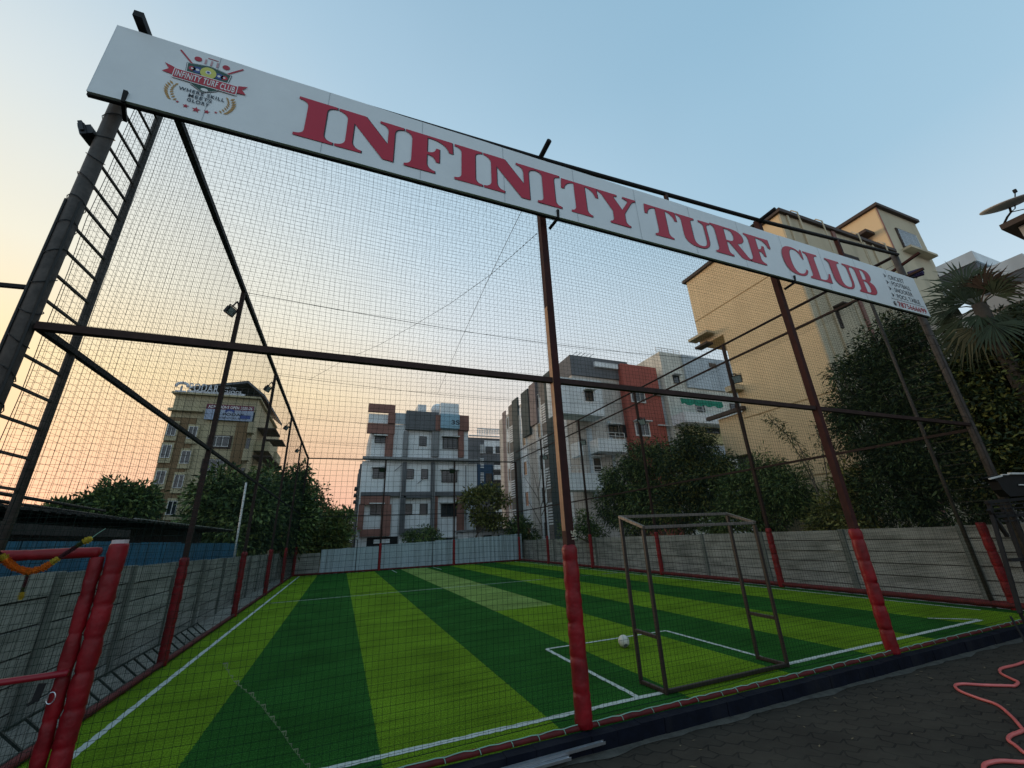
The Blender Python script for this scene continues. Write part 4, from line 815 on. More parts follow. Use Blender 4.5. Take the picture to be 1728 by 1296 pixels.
f.rail(XS, HR, zH + .15, .8, -.2, GRILL, 3, .4)
for x in (HL + 3, q[0] - 1, HR - .4): MB().box(x, x + .1, YH + 1, YH + 1.1, zH, p[1] + .2).build('canopy_post', GRILL, bH)
u0, u1 = f.uz(380, 160), f.uz(600, 210); RLET = mat('white roof letters', (.62, .64, .68), .5)
text('PODAR', u0[0], u0[0] + (u1[0]-u0[0]), zH + .22, zH + .92, YH - .35, RLET, bH, 'roof_letters', bold=.022, sp=1.15)
MB().box(u0[0] - .1, u1[0] + 1.9, YH - .3, YH - .26, zH + .15, zH + .3).build('letter_base', RLET, bH)
text('INTERNATIONAL', u1[0] + .1, u1[0] + 1.2, zH + .62, zH + .82, YH - .35, RLET, bH, 'roof_letters', bold=.0); text('SCHOOL', u1[0] + .1, u1[0] + 1.7, zH + .25, zH + .5, YH - .35, RLET, bH, 'roof_letters', bold=.03)
cx = f.uz(318, 165)[0]; mb = MB()
for i in range(9): t = math.pi * i / 8; mb.sphere((cx + .38*math.cos(t), YH - .3, zH + .62 + .25*math.sin(t)), .12, 8, 6)
mb.box(cx - .06, cx + .06, YH - .35, YH - .25, zH + .1, zH + .6).box(cx - .35, cx + .35, YH - .36, YH - .24, zH + .1, zH + .22).build('tree_emblem', RLET, bH, smooth=False)
hb = f.slab((515, 290, 860, 430), .21, .26, mat('pale blue banner', (.32, .38, .50), .6, 0, .2, 1.5), 'hanging_banner')
u = f.rc((515, 290, 860, 430)); MB().box(u[0], u[1], YH - .266, YH - .262, u[3] - .42, u[3]).build('banner_band', mat('maroon banner band', (.16, .03, .06), .6), hb)
text('ADMISSIONS OPEN 2025-26', u[0] + .12, u[1] - .12, u[3] - .34, u[3] - .09, YH - .27, PW, hb, bold=.02)
text('PODAR', u[0] + 1.2, u[0] + 2.7, u[2] + .38, u[2] + .62, YH - .265, INK, hb, bold=.03); text('INTERNATIONAL SCHOOL', u[0] + 1.0, u[0] + 2.9, u[2] + .12, u[2] + .28, YH - .265, INK, hb, bold=.02)
MB().box(u[1] - .9, u[1] - .15, YH - .267, YH - .263, u[2] + .2, u[2] + .5).build('banner_panel', PB, hb)
for i in range(7): t = i / 6 * math.pi; disc((u[0]+u[1])/2 + .25*math.cos(t), u[2] + .75 + .12*math.sin(t), .09, .09, YH - .268 - i*.001, PB, 'banner_emblem', hb)
# far small buildings
def small(name, label, px0, py0, px1, Y, m, cat='building', roof=None):
    p, q = at(px0, py0, 'Y', Y), at(px1, py0, 'Y', Y); t = thing(name, label, cat, (p.x, Y, 0)); MB().box(p.x, q.x, Y, Y + 6, -.2, p.z).build('wall', m, t)
    MB().box(p.x - .2, q.x + .2, Y - .3, Y + 6.2, p.z + .002, p.z + .2).build('roof', roof or GR, t)
    fz = Fac('Y', Y, t); z = 1.5
    while z < p.z - 1.2:
        x = p.x + .8
        while x < q.x - 1.5: fz.win((x, x + .9, z, z + .9), 1, uz=True, grille=False, fw=.06); x += 2.2
        z += 2.4
    return t
small('apartment_building', 'distant grey block half hidden by trees left of the school', 163, 826, 238, 62, mat('distant grey plaster', (.22, .2, .2), .9))
small('house', 'white house wall between the far trees and the white block', 578, 876, 602, 46, W1, 'house'); small('house', 'small pale house far left above the shed roof', 0, 876, 78, 40, BEI, 'house')
# ------------------------------------------------------------------ trees
def leafmat(name, c1, c2):
    m = mat(name, c1, .6, 0, .35, 1.7, spec=.25); b = m.node_tree.nodes['Principled BSDF']; return m
LF = [leafmat('leaf dark', (.034, .062, .024), 0), leafmat('leaf mid', (.068, .118, .036), 0), leafmat('leaf light', (.16, .215, .065), 0)]
LD = [leafmat('leaf deep', (.016, .030, .013), 0), leafmat('leaf deep mid', (.030, .052, .020), 0), leafmat('leaf deep light', (.075, .11, .035), 0)]
LY = [leafmat('leaf olive dark', (.06, .078, .024), 0), leafmat('leaf olive', (.135, .145, .036), 0), leafmat('leaf yellow green', (.22, .225, .065), 0)]
LP = [leafmat('leaf pale a', (.07, .085, .03), 0), leafmat('leaf pale b', (.10, .12, .04), 0), leafmat('leaf pale c', (.14, .15, .06), 0)]
BARK = mat('bark', (.13, .11, .09), .95, 0, .3, 6, .6, 30)
def leaves(blobs, n, ll, lw, droop, seed, clump=.32, per=26):
    """drooping leaves in rosettes scattered over ellipsoid masses"""
    R = np.random.RandomState(seed); B = np.array(blobs, float); vol = (B[:, 3]*B[:, 4]*B[:, 5]) ** .72; pr = vol / vol.sum()
    nc = max(1, n // per); k = R.choice(len(B), nc, p=pr); d = R.normal(size=(nc, 3)); d /= np.linalg.norm(d, axis=1)[:, None]
    rad = R.uniform(.35, 1.0, nc) ** .45; rad *= 1 + .34*np.sin(d[:, 0]*5 + k)*np.sin(d[:, 2]*6 + 1.7*k)
    c = B[k, :3] + d * rad[:, None] * B[k, 3:6]
    ci = np.repeat(np.arange(nc), per); m = len(ci); od = R.normal(size=(m, 3)); od /= np.linalg.norm(od, axis=1)[:, None]; od += .35 * d[ci]
    base = c[ci] + od * (clump * R.uniform(.15, 1, m) ** .7)[:, None]
    L = od + R.normal(size=(m, 3)) * .35; L[:, 2] -= droop; L /= np.linalg.norm(L, axis=1)[:, None]
    s = np.cross(L, R.normal(size=(m, 3))); s /= np.linalg.norm(s, axis=1)[:, None]; nn = np.cross(L, s)
    l = ll * R.uniform(.6, 1.3, m)[:, None]; w_ = lw * R.uniform(.7, 1.3, m)[:, None] / 2
    V = np.stack([base, base + L*l*.45 + s*w_ + nn*w_*.3, base + L*l - nn*l*.12, base + L*l*.45 - s*w_ + nn*w_*.3], 1).reshape(-1, 3)
    F = np.arange(m*4).reshape(-1, 4); up = (d[ci][:, 2] + R.normal(size=m)*.9); mi = np.where(R.uniform(size=m) < .38, 0, np.where(R.uniform(size=m) < .6, 1, 2))
    tone = R.uniform(size=nc)[ci]; mi = np.where(tone > .82, np.minimum(mi + 1, 2), mi); return V, F, mi
def tree(label, blobs, base, n, ll=.16, lw=.05, droop=.5, mats=LF, seed=1, tr=.12, clump=.32, per=26, name='mango_tree', cat='tree', group=None, stems=1):
    t = thing(name, label, cat, base, group); base = Vector(base); mb = MB(); R = random.Random(seed)
    top = Vector(np.array([b[:3] for b in blobs]).mean(0)); sp = []
    for i in range(stems):
        b0 = base + Vector((R.uniform(-.25, .25), R.uniform(-.25, .25), 0)) * (stems > 1); fork = b0.lerp(top, .5)
        mb.tube([b0, b0.lerp(fork, .5) + Vector((R.uniform(-.1, .1), R.uniform(-.1, .1), 0)), fork], [tr, tr*.8, tr*.62], 8); sp.append(fork)
    mb.build('trunk', BARK, t, smooth=True); mb = MB()
    for i, b_ in enumerate(blobs):
        q = Vector(b_[:3]); s = sp[i % len(sp)]; mid = s.lerp(q, .5) + Vector((R.uniform(-.2, .2), R.uniform(-.2, .2), R.uniform(-.1, .25))); mb.tube([s, mid, q], [tr*.5, tr*.35, tr*.15], 6)
        for j in range(5): e = q + Vector((R.uniform(-1, 1)*b_[3], R.uniform(-1, 1)*b_[4], R.uniform(-.6, .9)*b_[5]))*.8; mb.tube([mid.lerp(q, R.uniform(.3, 1)), mid.lerp(e, .6), e], [tr*.18, tr*.12, tr*.05], 5)
    mb.build('branches', BARK, t, smooth=True)
    V, F, mi = leaves(blobs, n, ll, lw, droop, seed, clump, per); raw_mesh('crown', V, F, mats, mi, t); return t
def bl(px, py, Y, rpx, sx=1, sz=1, dy=1):
    p = at(px, py, 'Y', Y); r = rpx / FPX * (p - CAM).length * .82; return (p.x, p.y, p.z, r*sx, r*dy, r*sz)
def blx(px, py, X, rpx, sx=1, sz=1, dy=1):
    p = at(px, py, 'X', X); q = p - CAM; depth = -(RM.transposed() @ q).z; r = rpx / FPX * depth * .84; return (p.x, p.y, p.z, r*sx, r*dy, r*sz)
# right side behind the wall (X about 13)
tree('tall dark mango tree in front of the yellow building corner', [blx(1505, 585, 13.6, 50, .8), blx(1530, 560, 13.6, 34, .8), blx(1450, 640, 13.4, 45, .8), blx(1540, 650, 13.4, 60, .8), blx(1470, 720, 13.3, 62, .8), blx(1560, 760, 13.3, 75, .8), blx(1500, 830, 13.2, 60, .8), blx(1600, 850, 13.2, 60, .8), blx(1425, 690, 13.3, 26, .7), blx(1590, 690, 13.3, 60, .8)], (13.6, 6.2, -.1), 42000, .14, .036, .6, seed=3, tr=.16, clump=.25, mats=LD)
tree('dense leafy tree filling the right picture edge', [blx(1690, 575, 13.0, 34, .7), blx(1640, 590, 13.1, 34, .7), blx(1730, 545, 13.0, 40, .7), blx(1650, 625, 13.2, 50, .8), blx(1700, 630, 13, 60, .8), blx(1660, 690, 13, 70, .8), blx(1730, 720, 12.9, 80, .8), blx(1690, 800, 13.2, 70, .8), blx(1790, 640, 13, 80, .8), blx(1780, 570, 13.4, 50, .8), blx(1800, 780, 13.2, 90, .8)], (13.3, 4.0, -.1), 42000, .12, .048, .35, mats=[LD[0], LD[1], LY[1]], seed=4, tr=.17, clump=.24)
tree('dark mango tree left of the others before the grey block', [blx(1060, 815, 13.6, 46, .9), blx(1035, 850, 13.4, 34, .9), blx(1090, 780, 13.8, 38, .9), blx(1100, 850, 13.4, 44, .9), blx(1070, 880, 13.4, 30, .9), blx(1125, 770, 14, 26)], (13.6, 14.8, -.1), 24000, .19, .048, .65, seed=5, clump=.3, mats=[LD[1], LF[0], LF[2]])
tree('yellowish mango tree in the middle of the right row', [blx(1160, 800, 13.8, 45, .9), blx(1175, 755, 14, 30, .9), blx(1195, 820, 13.6, 42, .9), blx(1150, 860, 13.4, 40, .9), blx(1215, 790, 14, 26, .9), blx(1160, 735, 14, 14)], (13.7, 12.2, -.1), 22000, .18, .044, .65, mats=[LD[0], LF[0], LY[1]], seed=6, clump=.29)
tree('low bushy mango tree below the yellow wall', [blx(1290, 805, 13.5, 38, .9), blx(1250, 835, 13.4, 40, .9), blx(1330, 830, 13.4, 42, .9), blx(1285, 865, 13.2, 40, .9), blx(1235, 870, 13.2, 30, .9), blx(1205, 885, 13.2, 22, .9), blx(1345, 850, 13.4, 24, .9)], (13.5, 9.6, -.1), 24000, .14, .037, .6, seed=7, clump=.26, mats=[LD[1], LF[1], LF[2]])
tree('shrubby tree between the low mango and the tall one', [blx(1420, 865, 13.0, 30, .7), blx(1440, 815, 13.2, 22, .7), blx(1385, 888, 13, 22, .7), blx(1450, 870, 13.0, 30, .7)], (13.1, 7.2, -.1), 4500, .14, .05, .4, seed=8, mats=LY, clump=.3)
def wisp(label, pts, X, n, seed, mats=LP, ll=.12, lw=.03, cl=.16, r=.02, name='bamboo', extra=()):
    base = at(pts[0][0], pts[0][1], 'X', X); t = thing(name, label, 'plant' if name != 'bare_tree' else 'tree', (base.x, base.y, -.1)); mb = MB(); bs = []
    for line_ in [pts] + list(extra):
        P = [at(x, y, 'X', X) for x, y in line_]; mb.tube(P, [r*(1 - .8*i/len(P)) for i in range(len(P))], 5)
        for a, b_ in zip(P[1:-1], P[2:]): bs += [tuple(a.lerp(b_, k/3)) + (.12, .12, .12) for k in range(3)]
    mb.build('stem', BARK, t); 
    if n: V, F, mi = leaves(bs, n, ll, lw, .5, seed, cl, 8); raw_mesh('leaves', V, F, mats, mi, t)
    return t
wisp('arching feathery bamboo before the yellow wall', [(1400, 880), (1375, 820), (1350, 770), (1325, 730), (1300, 708), (1292, 712)], 13.2, 900, 3, cl=.14, extra=[[(1395, 880), (1370, 800), (1345, 745), (1315, 725)], [(1405, 880), (1395, 800), (1385, 740), (1375, 720)], [(1410, 880), (1420, 830), (1425, 780), (1395, 745)]])
wisp('bare thin tree with forked twigs before the tall grey block', [(915, 905), (912, 860), (908, 830), (900, 795), (888, 775)], 13.2, 60, 5, name='bare_tree', r=.035, extra=[[(912, 860), (920, 830), (925, 800), (928, 785)], [(910, 845), (898, 825), (885, 805)], [(914, 870), (925, 845), (935, 815)], [(908, 830), (913, 800), (912, 780)], [(915, 890), (900, 860), (888, 840)]])
# far end
tree('flat topped tree in front of the white block right corner', [bl(800, 838, 29.2, 20, 1, .45), bl(825, 830, 29.2, 18, 1, .4), bl(845, 845, 29.2, 14, 1, .4), bl(785, 850, 29.2, 10, 1, .4), bl(815, 870, 29.2, 18, 1, .6), bl(835, 880, 29.2, 16, 1, .6)], (8.3, 29.2, -.1), 3600, .26, .10, .1, seed=9, clump=.4, per=14, name='broadleaf_tree', tr=.1, mats=LY)
tree('round dark shrub in front of the white block', [bl(715, 905, 29.4, 20, 1.2, .7), bl(695, 912, 29.4, 12), bl(735, 912, 29.4, 12)], (4.7, 29.4, -.1), 2500, .2, .06, .2, seed=10, clump=.3, name='shrub', cat='shrub')
tree('dark spiky shrub in the far right corner of the cage', [bl(878, 890, 28.8, 16, 1, .8), bl(868, 900, 28.8, 12), bl(892, 900, 28.6, 12)], (11.6, 28.9, -.1), 1600, .4, .07, .5, seed=11, clump=.35, name='shrub', cat='shrub')
# left cluster
tree('large dark tree before the school right side', [bl(385, 850, 24, 42), bl(360, 880, 24, 30), bl(415, 870, 24, 42), bl(430, 830, 25, 26), bl(400, 905, 24, 34)], (-5.5, 24, -.1), 16000, .3, .11, .4, seed=12, clump=.5, name='broadleaf_tree', tr=.2)
tree('dark tree at the far left corner of the cage', [bl(465, 850, 27.5, 36), bl(450, 820, 28, 22), bl(490, 820, 28, 20, .8, 1.1), bl(500, 850, 28, 26), bl(480, 890, 27.5, 36), bl(505, 800, 28, 12, .7, 1.4)], (-3.5, 28.2, -.1), 15000, .3, .11, .4, seed=13, clump=.5, name='broadleaf_tree', tr=.2)
tree('sunlit pale loose tree behind the far left corner', [bl(530, 835, 32, 17, .9, 1.2), bl(520, 860, 32, 22), bl(545, 865, 32, 14), bl(535, 890, 32, 26)], (-1.8, 32, -.1), 3200, .24, .12, .2, seed=14, clump=.5, per=9, mats=LP, name='broadleaf_tree')
tree('bushy green tree left of the white block', [bl(545, 895, 30.5, 24), bl(568, 885, 30.5, 17), bl(525, 910, 30, 22), bl(560, 915, 30, 24)], (-1, 30.5, -.1), 9000, .3, .1, .3, seed=15, clump=.45, mats=LF[1:] + LY[1:2], name='broadleaf_tree')
tree('wide dark tree left of the school foot', [bl(205, 848, 34, 24, 1.1, .8), bl(175, 860, 34, 18), bl(232, 852, 34, 16), bl(195, 875, 34, 30, 1.2, .6)], (-13, 34, -.1), 9000, .42, .14, .3, seed=16, clump=.6, name='broadleaf_tree', tr=.25)
tree('small dark tree at the far left over the shed', [bl(112, 872, 34, 13), bl(135, 868, 34, 10), bl(90, 878, 34, 10)], (-17, 34, -.1), 4500, .42, .14, .3, seed=17, clump=.6, name='broadleaf_tree', tr=.25)
tree('distant low tree line between the pale tree and the white block', [bl(585, 880, 55, 12), bl(570, 884, 55, 10), bl(600, 878, 55, 8)], (0, 55, -.1), 1500, .6, .25, .2, seed=18, clump=.8, name='broadleaf_tree')
tree('low weeds and shrub at the foot of the tall grey block', [bl(990, 885, 19.5, 16), bl(960, 895, 19.5, 14), bl(1005, 900, 19.5, 14)], (13.2, 19.5, -.1), 2500, .16, .05, .3, seed=19, clump=.3, name='shrub', cat='shrub')
# palm behind the sign end
def palm():
    c = at(1655, 520, 'X', 12.5); t = thing('palm_tree', 'fan leaved palm with dry fronds beside the right end of the sign', 'palm', (c.x, c.y, -.1)); R = random.Random(5)
    MB().tube([(c.x, c.y, -.1), (c.x + .05, c.y, c.z*.5), (c.x, c.y, c.z + .1)], [.16, .13, .12], 10).build('trunk', mat('palm trunk', (.05, .04, .03), .95, 0, .3, 8, .6, 30), t, smooth=True)
    spots = [(1575, 480, 0), (1600, 440, 0), (1580, 560, 0), (1640, 480, 0), (1600, 500, 0), (1590, 545, 0), (1615, 470, 0), (1640, 590, 1), (1615, 610, 0), (1700, 460, 2), (1705, 470, 0), (1655, 455, 0), (1720, 540, 0), (1650, 545, 0), (1590, 585, 0), (1700, 580, 0), (1672, 450, 2), (1560, 520, 0)]
    DRY = mat('dry palm leaf', (.09, .08, .038), .9, 0, .3, 5); PG_ = mat('palm leaf', (.022, .038, .014), .7, 0, .35, 4); DK = mat('dead palm leaf', (.07, .045, .03), .9)
    for i, (px, py, kind) in enumerate(spots):
        e = at(px, py, 'X', 12.4 + R.uniform(-.3, .3)); d = (e - c); l = d.length; d.normalize(); mb = MB(); hub = c.lerp(e, .45); mb.tube([c, c.lerp(hub, .5) + Vector((0, 0, .04)), hub], [.02, .014, .01], 5)
        s = d.cross(Vector((-1, -.35, .1))).normalized(); up = d.cross(s)
        for k in range(22):
            a = math.radians(-72 + k*6.9 + R.uniform(-2, 2)); dd = (d*math.cos(a) + s*math.sin(a) + up*R.uniform(-.12, .12)).normalized(); ln = (l*.5 + .28)*R.uniform(.8, 1.1)*(1 - .22*abs(a)); tip = hub + dd*ln + Vector((0, 0, -.14*ln*R.uniform(.5, 2.2)*(2.2 if kind else 1)))
            mid = hub + dd*ln*.55; wv = dd.cross(up).normalized()*.02
            mb.add([hub, mid + wv, tip, mid - wv], [(0, 1, 2, 3)])
        mb.build('frond', (PG_, DRY, DK)[kind], t)
palm()
# ------------------------------------------------------------------ floodlights
HOUS = mat('black lamp housing', (.02, .02, .024), .5, .3); LENS = mat('lamp glass', (.32, .38, .38), .1, 0, .1, 9, spec=.8)
def flood(label, P, face, arm, s=.2, glass=LENS, hm=None):
    """P lamp centre, face = direction it shines, arm = list of points of its bracket"""
    t = thing('floodlight', label, 'floodlight', P, 'floodlights on the cage'); fdir = Vector(face).normalized(); a = fdir.cross(Vector((0, 0, 1))).normalized(); u = a.cross(fdir); P = Vector(P)
    def B(mb, cu, cv, cw, hu, hv, hw):
        o = P + a*cu + u*cv + fdir*cw; vs = [o + a*i*hu + u*j*hv + fdir*k*hw for i in (-1, 1) for j in (-1, 1) for k in (-1, 1)]
        return mb.add(vs, [(0,1,3,2), (4,6,7,5), (0,4,5,1), (2,3,7,6), (0,2,6,4), (1,5,7,3)])
    mb = MB(); B(mb, 0, 0, 0, s*.5, s*.42, .025)
    for i in range(-3, 4): B(mb, i*s*.13, 0, -.045, .006, s*.34, .02)
    mb.build('housing', hm or HOUS, t); mb = MB(); B(mb, 0, 0, .029, s*.42, s*.34, .003); mb.build('lens', glass, t)
    mb = MB(); B(mb, -s*.54, s*.15, 0, .006, s*.35, .015); B(mb, s*.54, s*.15, 0, .006, s*.35, .015); B(mb, 0, s*.52, 0, s*.55, .008, .015)
    for p, q in zip(arm[:-1], arm[1:]): mb.bar(p, q, .022)
    mb.build('bracket', HOUS, t)
for i, (y, lab) in enumerate(((8.5, 'nearest left side post'), (13.15, 'second left side post'), (17.85, 'third left side post'), (22.5, 'fourth left side post'))):
    flood('black floodlight near the top of the ' + lab, (-2.43, y - .05, 5.95), (.75, -.3, -.45), [(-2.3, y, 6.02), (-2.36, y - .03, 6.2), (-2.43, y - .05, 6.05)], .2)
for (px, py, y, lab) in ((1243, 640, 8.66, 'nearest right side post, against the yellow wall'), (1083, 712, 13.35, 'second right side post, against the brick red bay'), (984, 747, 18.1, 'third right side post, beside the tall grey block'), (920, 772, 22.8, 'fourth right side post, before the white louvres')):
    p = at(px, py, 'Y', y - .1); flood('pale glass floodlight on the ' + lab, p, (-.75, -.55, -.45), [(XR, y, p.z + .18), (p.x, y - .1, p.z + .2), (p.x, y - .1, p.z + .12)], .30)
for (px, py, lab) in ((645, 793, 'left'), (763, 795, 'right')):
    p = at(px, py, 'Y', YB - .2); flood('small black floodlight on the ' + lab + ' post of the far end', p, (-.1, -.8, -.5), [(p.x + .25, YB, p.z + .25), (p.x, YB - .2, p.z + .22)], .34, GLASS)
flood('black finned floodlight outside the top of the left corner column', (-2.485, 3.85, 5.17), (-.8, .1, -.35), [(-2.40, 3.85, 5.12), (-2.46, 3.85, 5.14)], .15)
p = at(1546, 462, 'Y', 3.8); flood('purple backed floodlight above the right end of the sign', p, (.75, .4, -.3), [(XR, 3.85, p.z - .1), (p.x - .05, 3.8, p.z - .12)], .22, hm=mat('purple lamp housing', (.05, .03, .10), .5))
# ------------------------------------------------------------------ goal, ball, hose, odds and ends
GB = mat('rusty brown tube', (.022, .014, .011), .5, 0, .35, 14, dirt=((.035, .02, .016), 10, .7))
goal = thing('goal_frame', 'small rusty steel goal without net standing on the near goal line', 'goal', (4.15, 4.3, 0)); tb = .026
XG0, XG1, yf, yb = 3.26, 5.07, 4.12, 4.5; zf, zb = 1.60, 1.74
GT = mat('tube with painted sky glare', (.13, .11, .095), .5, .2, .3, 14)  # paler than the other tubes: sky glare put into the top bars' colour
def gp(name, p, q): MB().bar(p, q, .036).build(name, GT if name in ('top_bar', 'crossbar') else GB, goal, bevel=.004)
for x in (XG0, XG1):
    gp('upright', (x, yf, 0), (x, yf, zf)); gp('upright', (x - .02, yb, 0), (x - .02, yb, zb)); gp('side_bar', (x, yf + .022, .51), (x - .02, yb - .022, .52)); gp('side_bar', (x, yf + .022, .024), (x - .02, yb - .022, .024)); gp('top_bar', (x, yf - .02, zf + .024), (x - .02, yb + .02, zb + .024))
gp('top_bar', (XG0 + .022, yf, zf + .022), (XG1 - .022, yf, zf + .022)); gp('crossbar', (XG0 + .002, yb, zb + .02), (XG1 - .042, yb, zb + .02)); gp('ground_bar', (XG0 + .022, yf, .026), (XG1 - .022, yf, .026))
def ball():
    c = Vector((3.99, 5.84, .08)); t = thing('football', 'worn white football resting on the light green strip behind the goal frame', 'ball', (c.x, c.y, 0))
    bm = bmesh.new(); bmesh.ops.create_icosphere(bm, subdivisions=1, radius=1); bmesh.ops.create_icosphere(bm, subdivisions=4, radius=.08)
    cen = [Vector(v.co) for v in bm.verts if abs(v.co.length - 1) < .01]; bmesh.ops.delete(bm, geom=[v for v in bm.verts if v.co.length > .5], context='VERTS')
    ico = [q for q in cen][:12]
    for v in bm.verts:
        n_ = v.co.normalized(); ds = sorted((n_.dot(q.normalized()) for q in cen), reverse=True); gap = ds[0] - ds[1]; v.co = n_ * (.08 - (.0018 if gap < .02 else 0))
    me = bpy.data.meshes.new('ball_skin'); bm.to_mesh(me); bm.free(); me.polygons.foreach_set('use_smooth', [True]*len(me.polygons))
    me.materials.append(mat('worn white leather', (.55, .53, .47), .5, 0, .12, 25)); me.materials.append(mat('grey panel', (.10, .11, .12), .5))
    a1, a2 = Vector((.8, -.35, .1)).normalized(), Vector((-.2, -.9, -.6)).normalized()
    me.polygons.foreach_set('material_index', [1 if (p.center.normalized().dot(a1) > .86 or p.center.normalized().dot(a2) > .93) else 0 for p in me.polygons])
    o = bpy.data.objects.new('ball_skin', me); COL.objects.link(o); o.parent = t; o.location = (0, 0, .08)
ball()
hp = [(1800, 1080), (1760, 1105), (1728, 1117), (1714, 1122), (1690, 1128), (1689, 1136), (1708, 1146), (1718, 1151), (1712, 1157), (1699, 1157), (1660, 1156), (1625, 1154), (1612, 1157), (1620, 1166), (1650, 1178), (1682, 1189), (1705, 1207), (1722, 1226), (1725, 1233), (1706, 1241), (1702, 1249), (1715, 1259), (1728, 1270), (1748, 1281), (1730, 1286), (1690, 1284), (1666, 1288), (1660, 1296), (1668, 1320)]
hp3 = []
P_ = [at(x, y, 'Z', -.105) for x, y in hp]
for i in range(len(P_) - 1):
    p0, p1, p2, p3 = P_[max(i-1, 0)], P_[i], P_[i+1], P_[min(i+2, len(P_)-1)]
    for k in range(5):
        t = k/5; hp3.append(.5*((2*p1) + (-p0+p2)*t + (2*p0-5*p1+4*p2-p3)*t*t + (-p0+3*p1-3*p2+p3)*t**3))
tag(MB().tube(hp3, .0135, 10).build('garden_hose', mat('pink rubber hose', (.62, .13, .12), .28, 0, .12, 6, spec=.6), smooth=True), 'pink garden hose snaking over the dark pavers at the lower right', 'hose')
for p, q, lab in (((.2, 3.655, -.07), (2.2, 3.672, -.055), 'bright aluminium channel, the longer one, lying against the foot of the navy kerb'), ((.2, 3.61, -.085), (1.85, 3.632, -.08), 'bright aluminium channel, the shorter one, lying just in front of the longer one')):
    p, q = Vector(p), Vector(q); dd = (q - p).normalized(); sd_ = Vector((-dd.y, dd.x, 0))
    mb = MB(); mb.bar(p, q, .03, .004); mb.bar(p + sd_*.0165 + Vector((0, 0, .008)), q + sd_*.0165 + Vector((0, 0, .008)), .003, .02); mb.bar(p - sd_*.0165 + Vector((0, 0, .008)), q - sd_*.0165 + Vector((0, 0, .008)), .003, .02)
    tag(mb.build('metal_channel', SILVER), lab, 'metal channel')
# garland
gd = thing('garland', 'orange and yellow marigold garland hanging from the padded gate', 'garland', (-1.9, 3.72, 1.3))
MG = [mat('orange marigold', (.55, .14, .008), .9, 0, .3, 60), mat('yellow marigold', (.42, .32, .03), .9, 0, .3, 60), mat('dried maroon flower', (.09, .025, .03), .9, 0, .3, 60), mat('green leaf thread', (.05, .07, .02), .9)]
def flowers(px, seq, r0=.019, step=.017):
    P = [at(x, y, 'Y', 3.72) for x, y in px]; R = random.Random(len(px)); out = {0: MB(), 1: MB(), 2: MB(), 3: MB()}
    tot = sum((b_ - a).length for a, b_ in zip(P[:-1], P[1:])); s = 0
    while s < tot:
        r = s; i = 0
        while i < len(P) - 2 and r > (P[i+1]-P[i]).length: r -= (P[i+1]-P[i]).length; i += 1
        c = P[i].lerp(P[i+1], min(1, r / (P[i+1]-P[i]).length)); f_ = s / tot; k = seq[min(len(seq)-1, int(f_*len(seq)))]
        mb = out[k]; rr = r0 * R.uniform(.8, 1.15) * (1 if k < 2 else .62); ax = (P[i+1]-P[i]).normalized()
        e1 = ax.cross(Vector((0, 1, 0))).normalized(); e2 = ax.cross(e1)
        for ring in range(3):
            for j in range(10):
                a = j*.628 + R.uniform(-.2, .2); o = e1*math.cos(a) + e2*math.sin(a); q = c + o*rr*(1.05 - .2*ring) + ax*(ring-1)*.006; wv = ax.cross(o)*.006
                mb.add([c + ax*(ring-1)*.004, q + wv, q + o*.004 + ax*.003, q - wv], [(0, 1, 2, 3)])
        mb.sphere(c, rr*.75, 6, 4); s += step * (.8 if k < 2 else .6)
    for k, mb in out.items():
        if mb.v: mb.build('flowers', MG[k], gd)
flowers([(-8, 930), (6, 940), (12, 948), (25, 958), (38, 962), (48, 965), (70, 960), (90, 948), (105, 938), (125, 925), (140, 915), (155, 908)], [2, 1, 0, 0, 0, 0, 0, 0, 1, 2, 2, 3, 1])
flowers([(48, 965), (45, 978), (40, 992), (35, 1010)], [3, 2, 2, 3, 1], .015)
MB().tube([at(x, y, 'Y', 3.72) for x, y in ((155, 908), (165, 900), (178, 892))], .002, 4).build('thread', ROPE, gd)
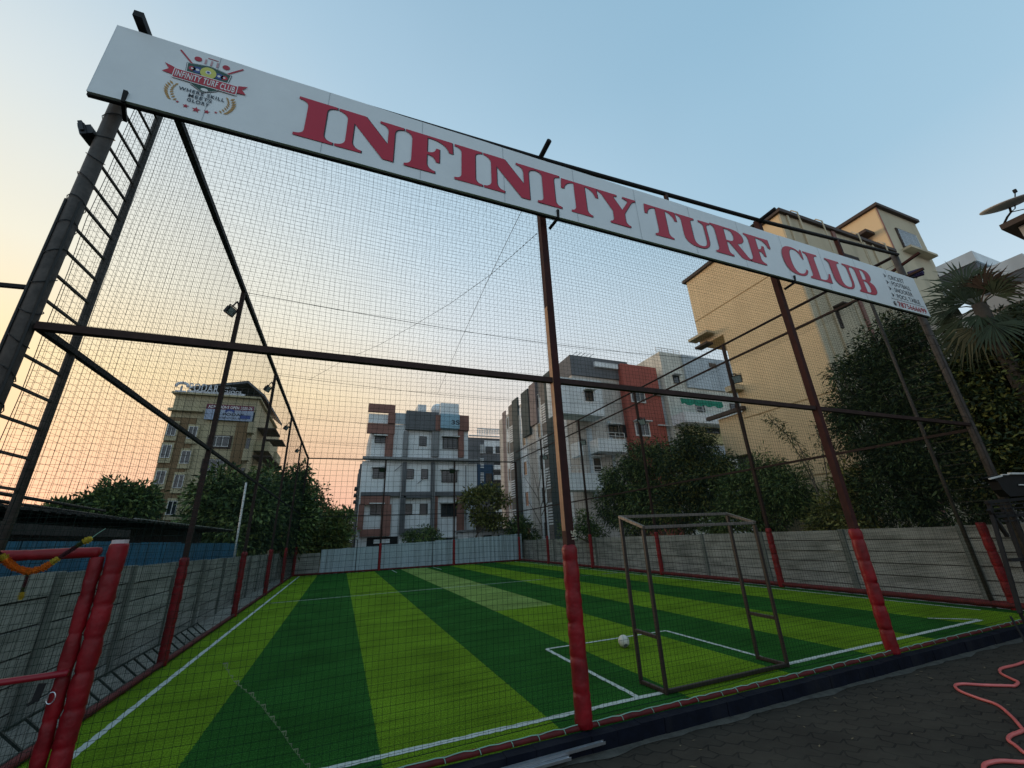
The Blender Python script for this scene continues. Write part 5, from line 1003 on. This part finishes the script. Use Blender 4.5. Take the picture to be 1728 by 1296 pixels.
# black stand at the right edge
rk = thing('equipment_stand', 'black steel rack with a white edged cover standing at the right picture edge', 'stand', (9.2, 3.45, -.12)); yk = 3.4
def K(px, py, y=yk): return at(px, py, 'Y', y)
mb = MB()
for a, b_ in (((1668, 848), (1722, 1035)), ((1700, 846), (1790, 1060)), ((1664, 848), (1790, 835)), ((1675, 872), (1800, 862)), ((1702, 945), (1800, 940)), ((1668, 860), (1700, 905)), ((1690, 852), (1745, 1000))): mb.bar(K(*a), K(*b_), .045)
mb.build('frame', BLACK, rk); mb = MB(); 
for i in range(5): mb.bar(K(1672 + i*3, 852 + i*7), K(1800, 845 + i*7), .02)
mb.build('slats', BLACK, rk)
mb = MB(); P = [K(1672, 806), K(1690, 801), K(1700, 800), K(1800, 800), K(1800, 832), K(1705, 838), K(1692, 826), K(1684, 812)]; n = len(P)
mb.add([tuple(p) for p in P] + [tuple(p + Vector((0, .12, 0))) for p in P], [tuple(range(n))[::-1], tuple(range(n, 2*n))] + [(i, (i+1) % n, n+(i+1) % n, n+i) for i in range(n)]); mb.build('cover', BLACK, rk)
mb = MB(); mb.bar(K(1670, 808, 3.37), K(1690, 803, 3.37), .03, .02).bar(K(1690, 801, 3.37), K(1702, 801, 3.37), .02, .015).bar(K(1702, 799, 3.37), K(1800, 799, 3.37), .03, .03).bar(K(1720, 818, 3.37), K(1800, 820, 3.37), .02, .02); mb.build('edge_trim', FWHITE, rk)
mb = MB(); mb.bar(K(1705, 1040), (K(1705, 1040).x - .1, 3.3, -.12), .02).bar(K(1722, 1035), (K(1722, 1035).x + .05, 3.4, -.12), .03).bar(K(1790, 1060), (K(1790, 1060).x, 3.4, -.12), .03); mb.build('foot', BLACK, rk)
# right corner red pads
puffy((XR + .03, 4.3, -.05), (XR + .03, 4.3, 1.46), .07, 6, cage, 'corner_pad')
mb = MB(); R9 = random.Random(3)
for i in range(110):
    x, y = R9.uniform(-.5, 7.5), R9.uniform(1.5, 3.6); a = R9.uniform(0, 6.28); l = R9.uniform(.012, .035); c_, s_ = math.cos(a)*l, math.sin(a)*l; z = -.117
    mb.add([(x - c_, y - s_, z), (x + s_*.35, y - c_*.35, z + .004), (x + c_, y + s_, z + .006), (x - s_*.35, y + c_*.35, z + .003)], [(0, 1, 2, 3)])
tag(mb.build('leaf_litter', mat('dry litter', (.16, .12, .07), .9, 0, .5, 30)), kind='stuff')
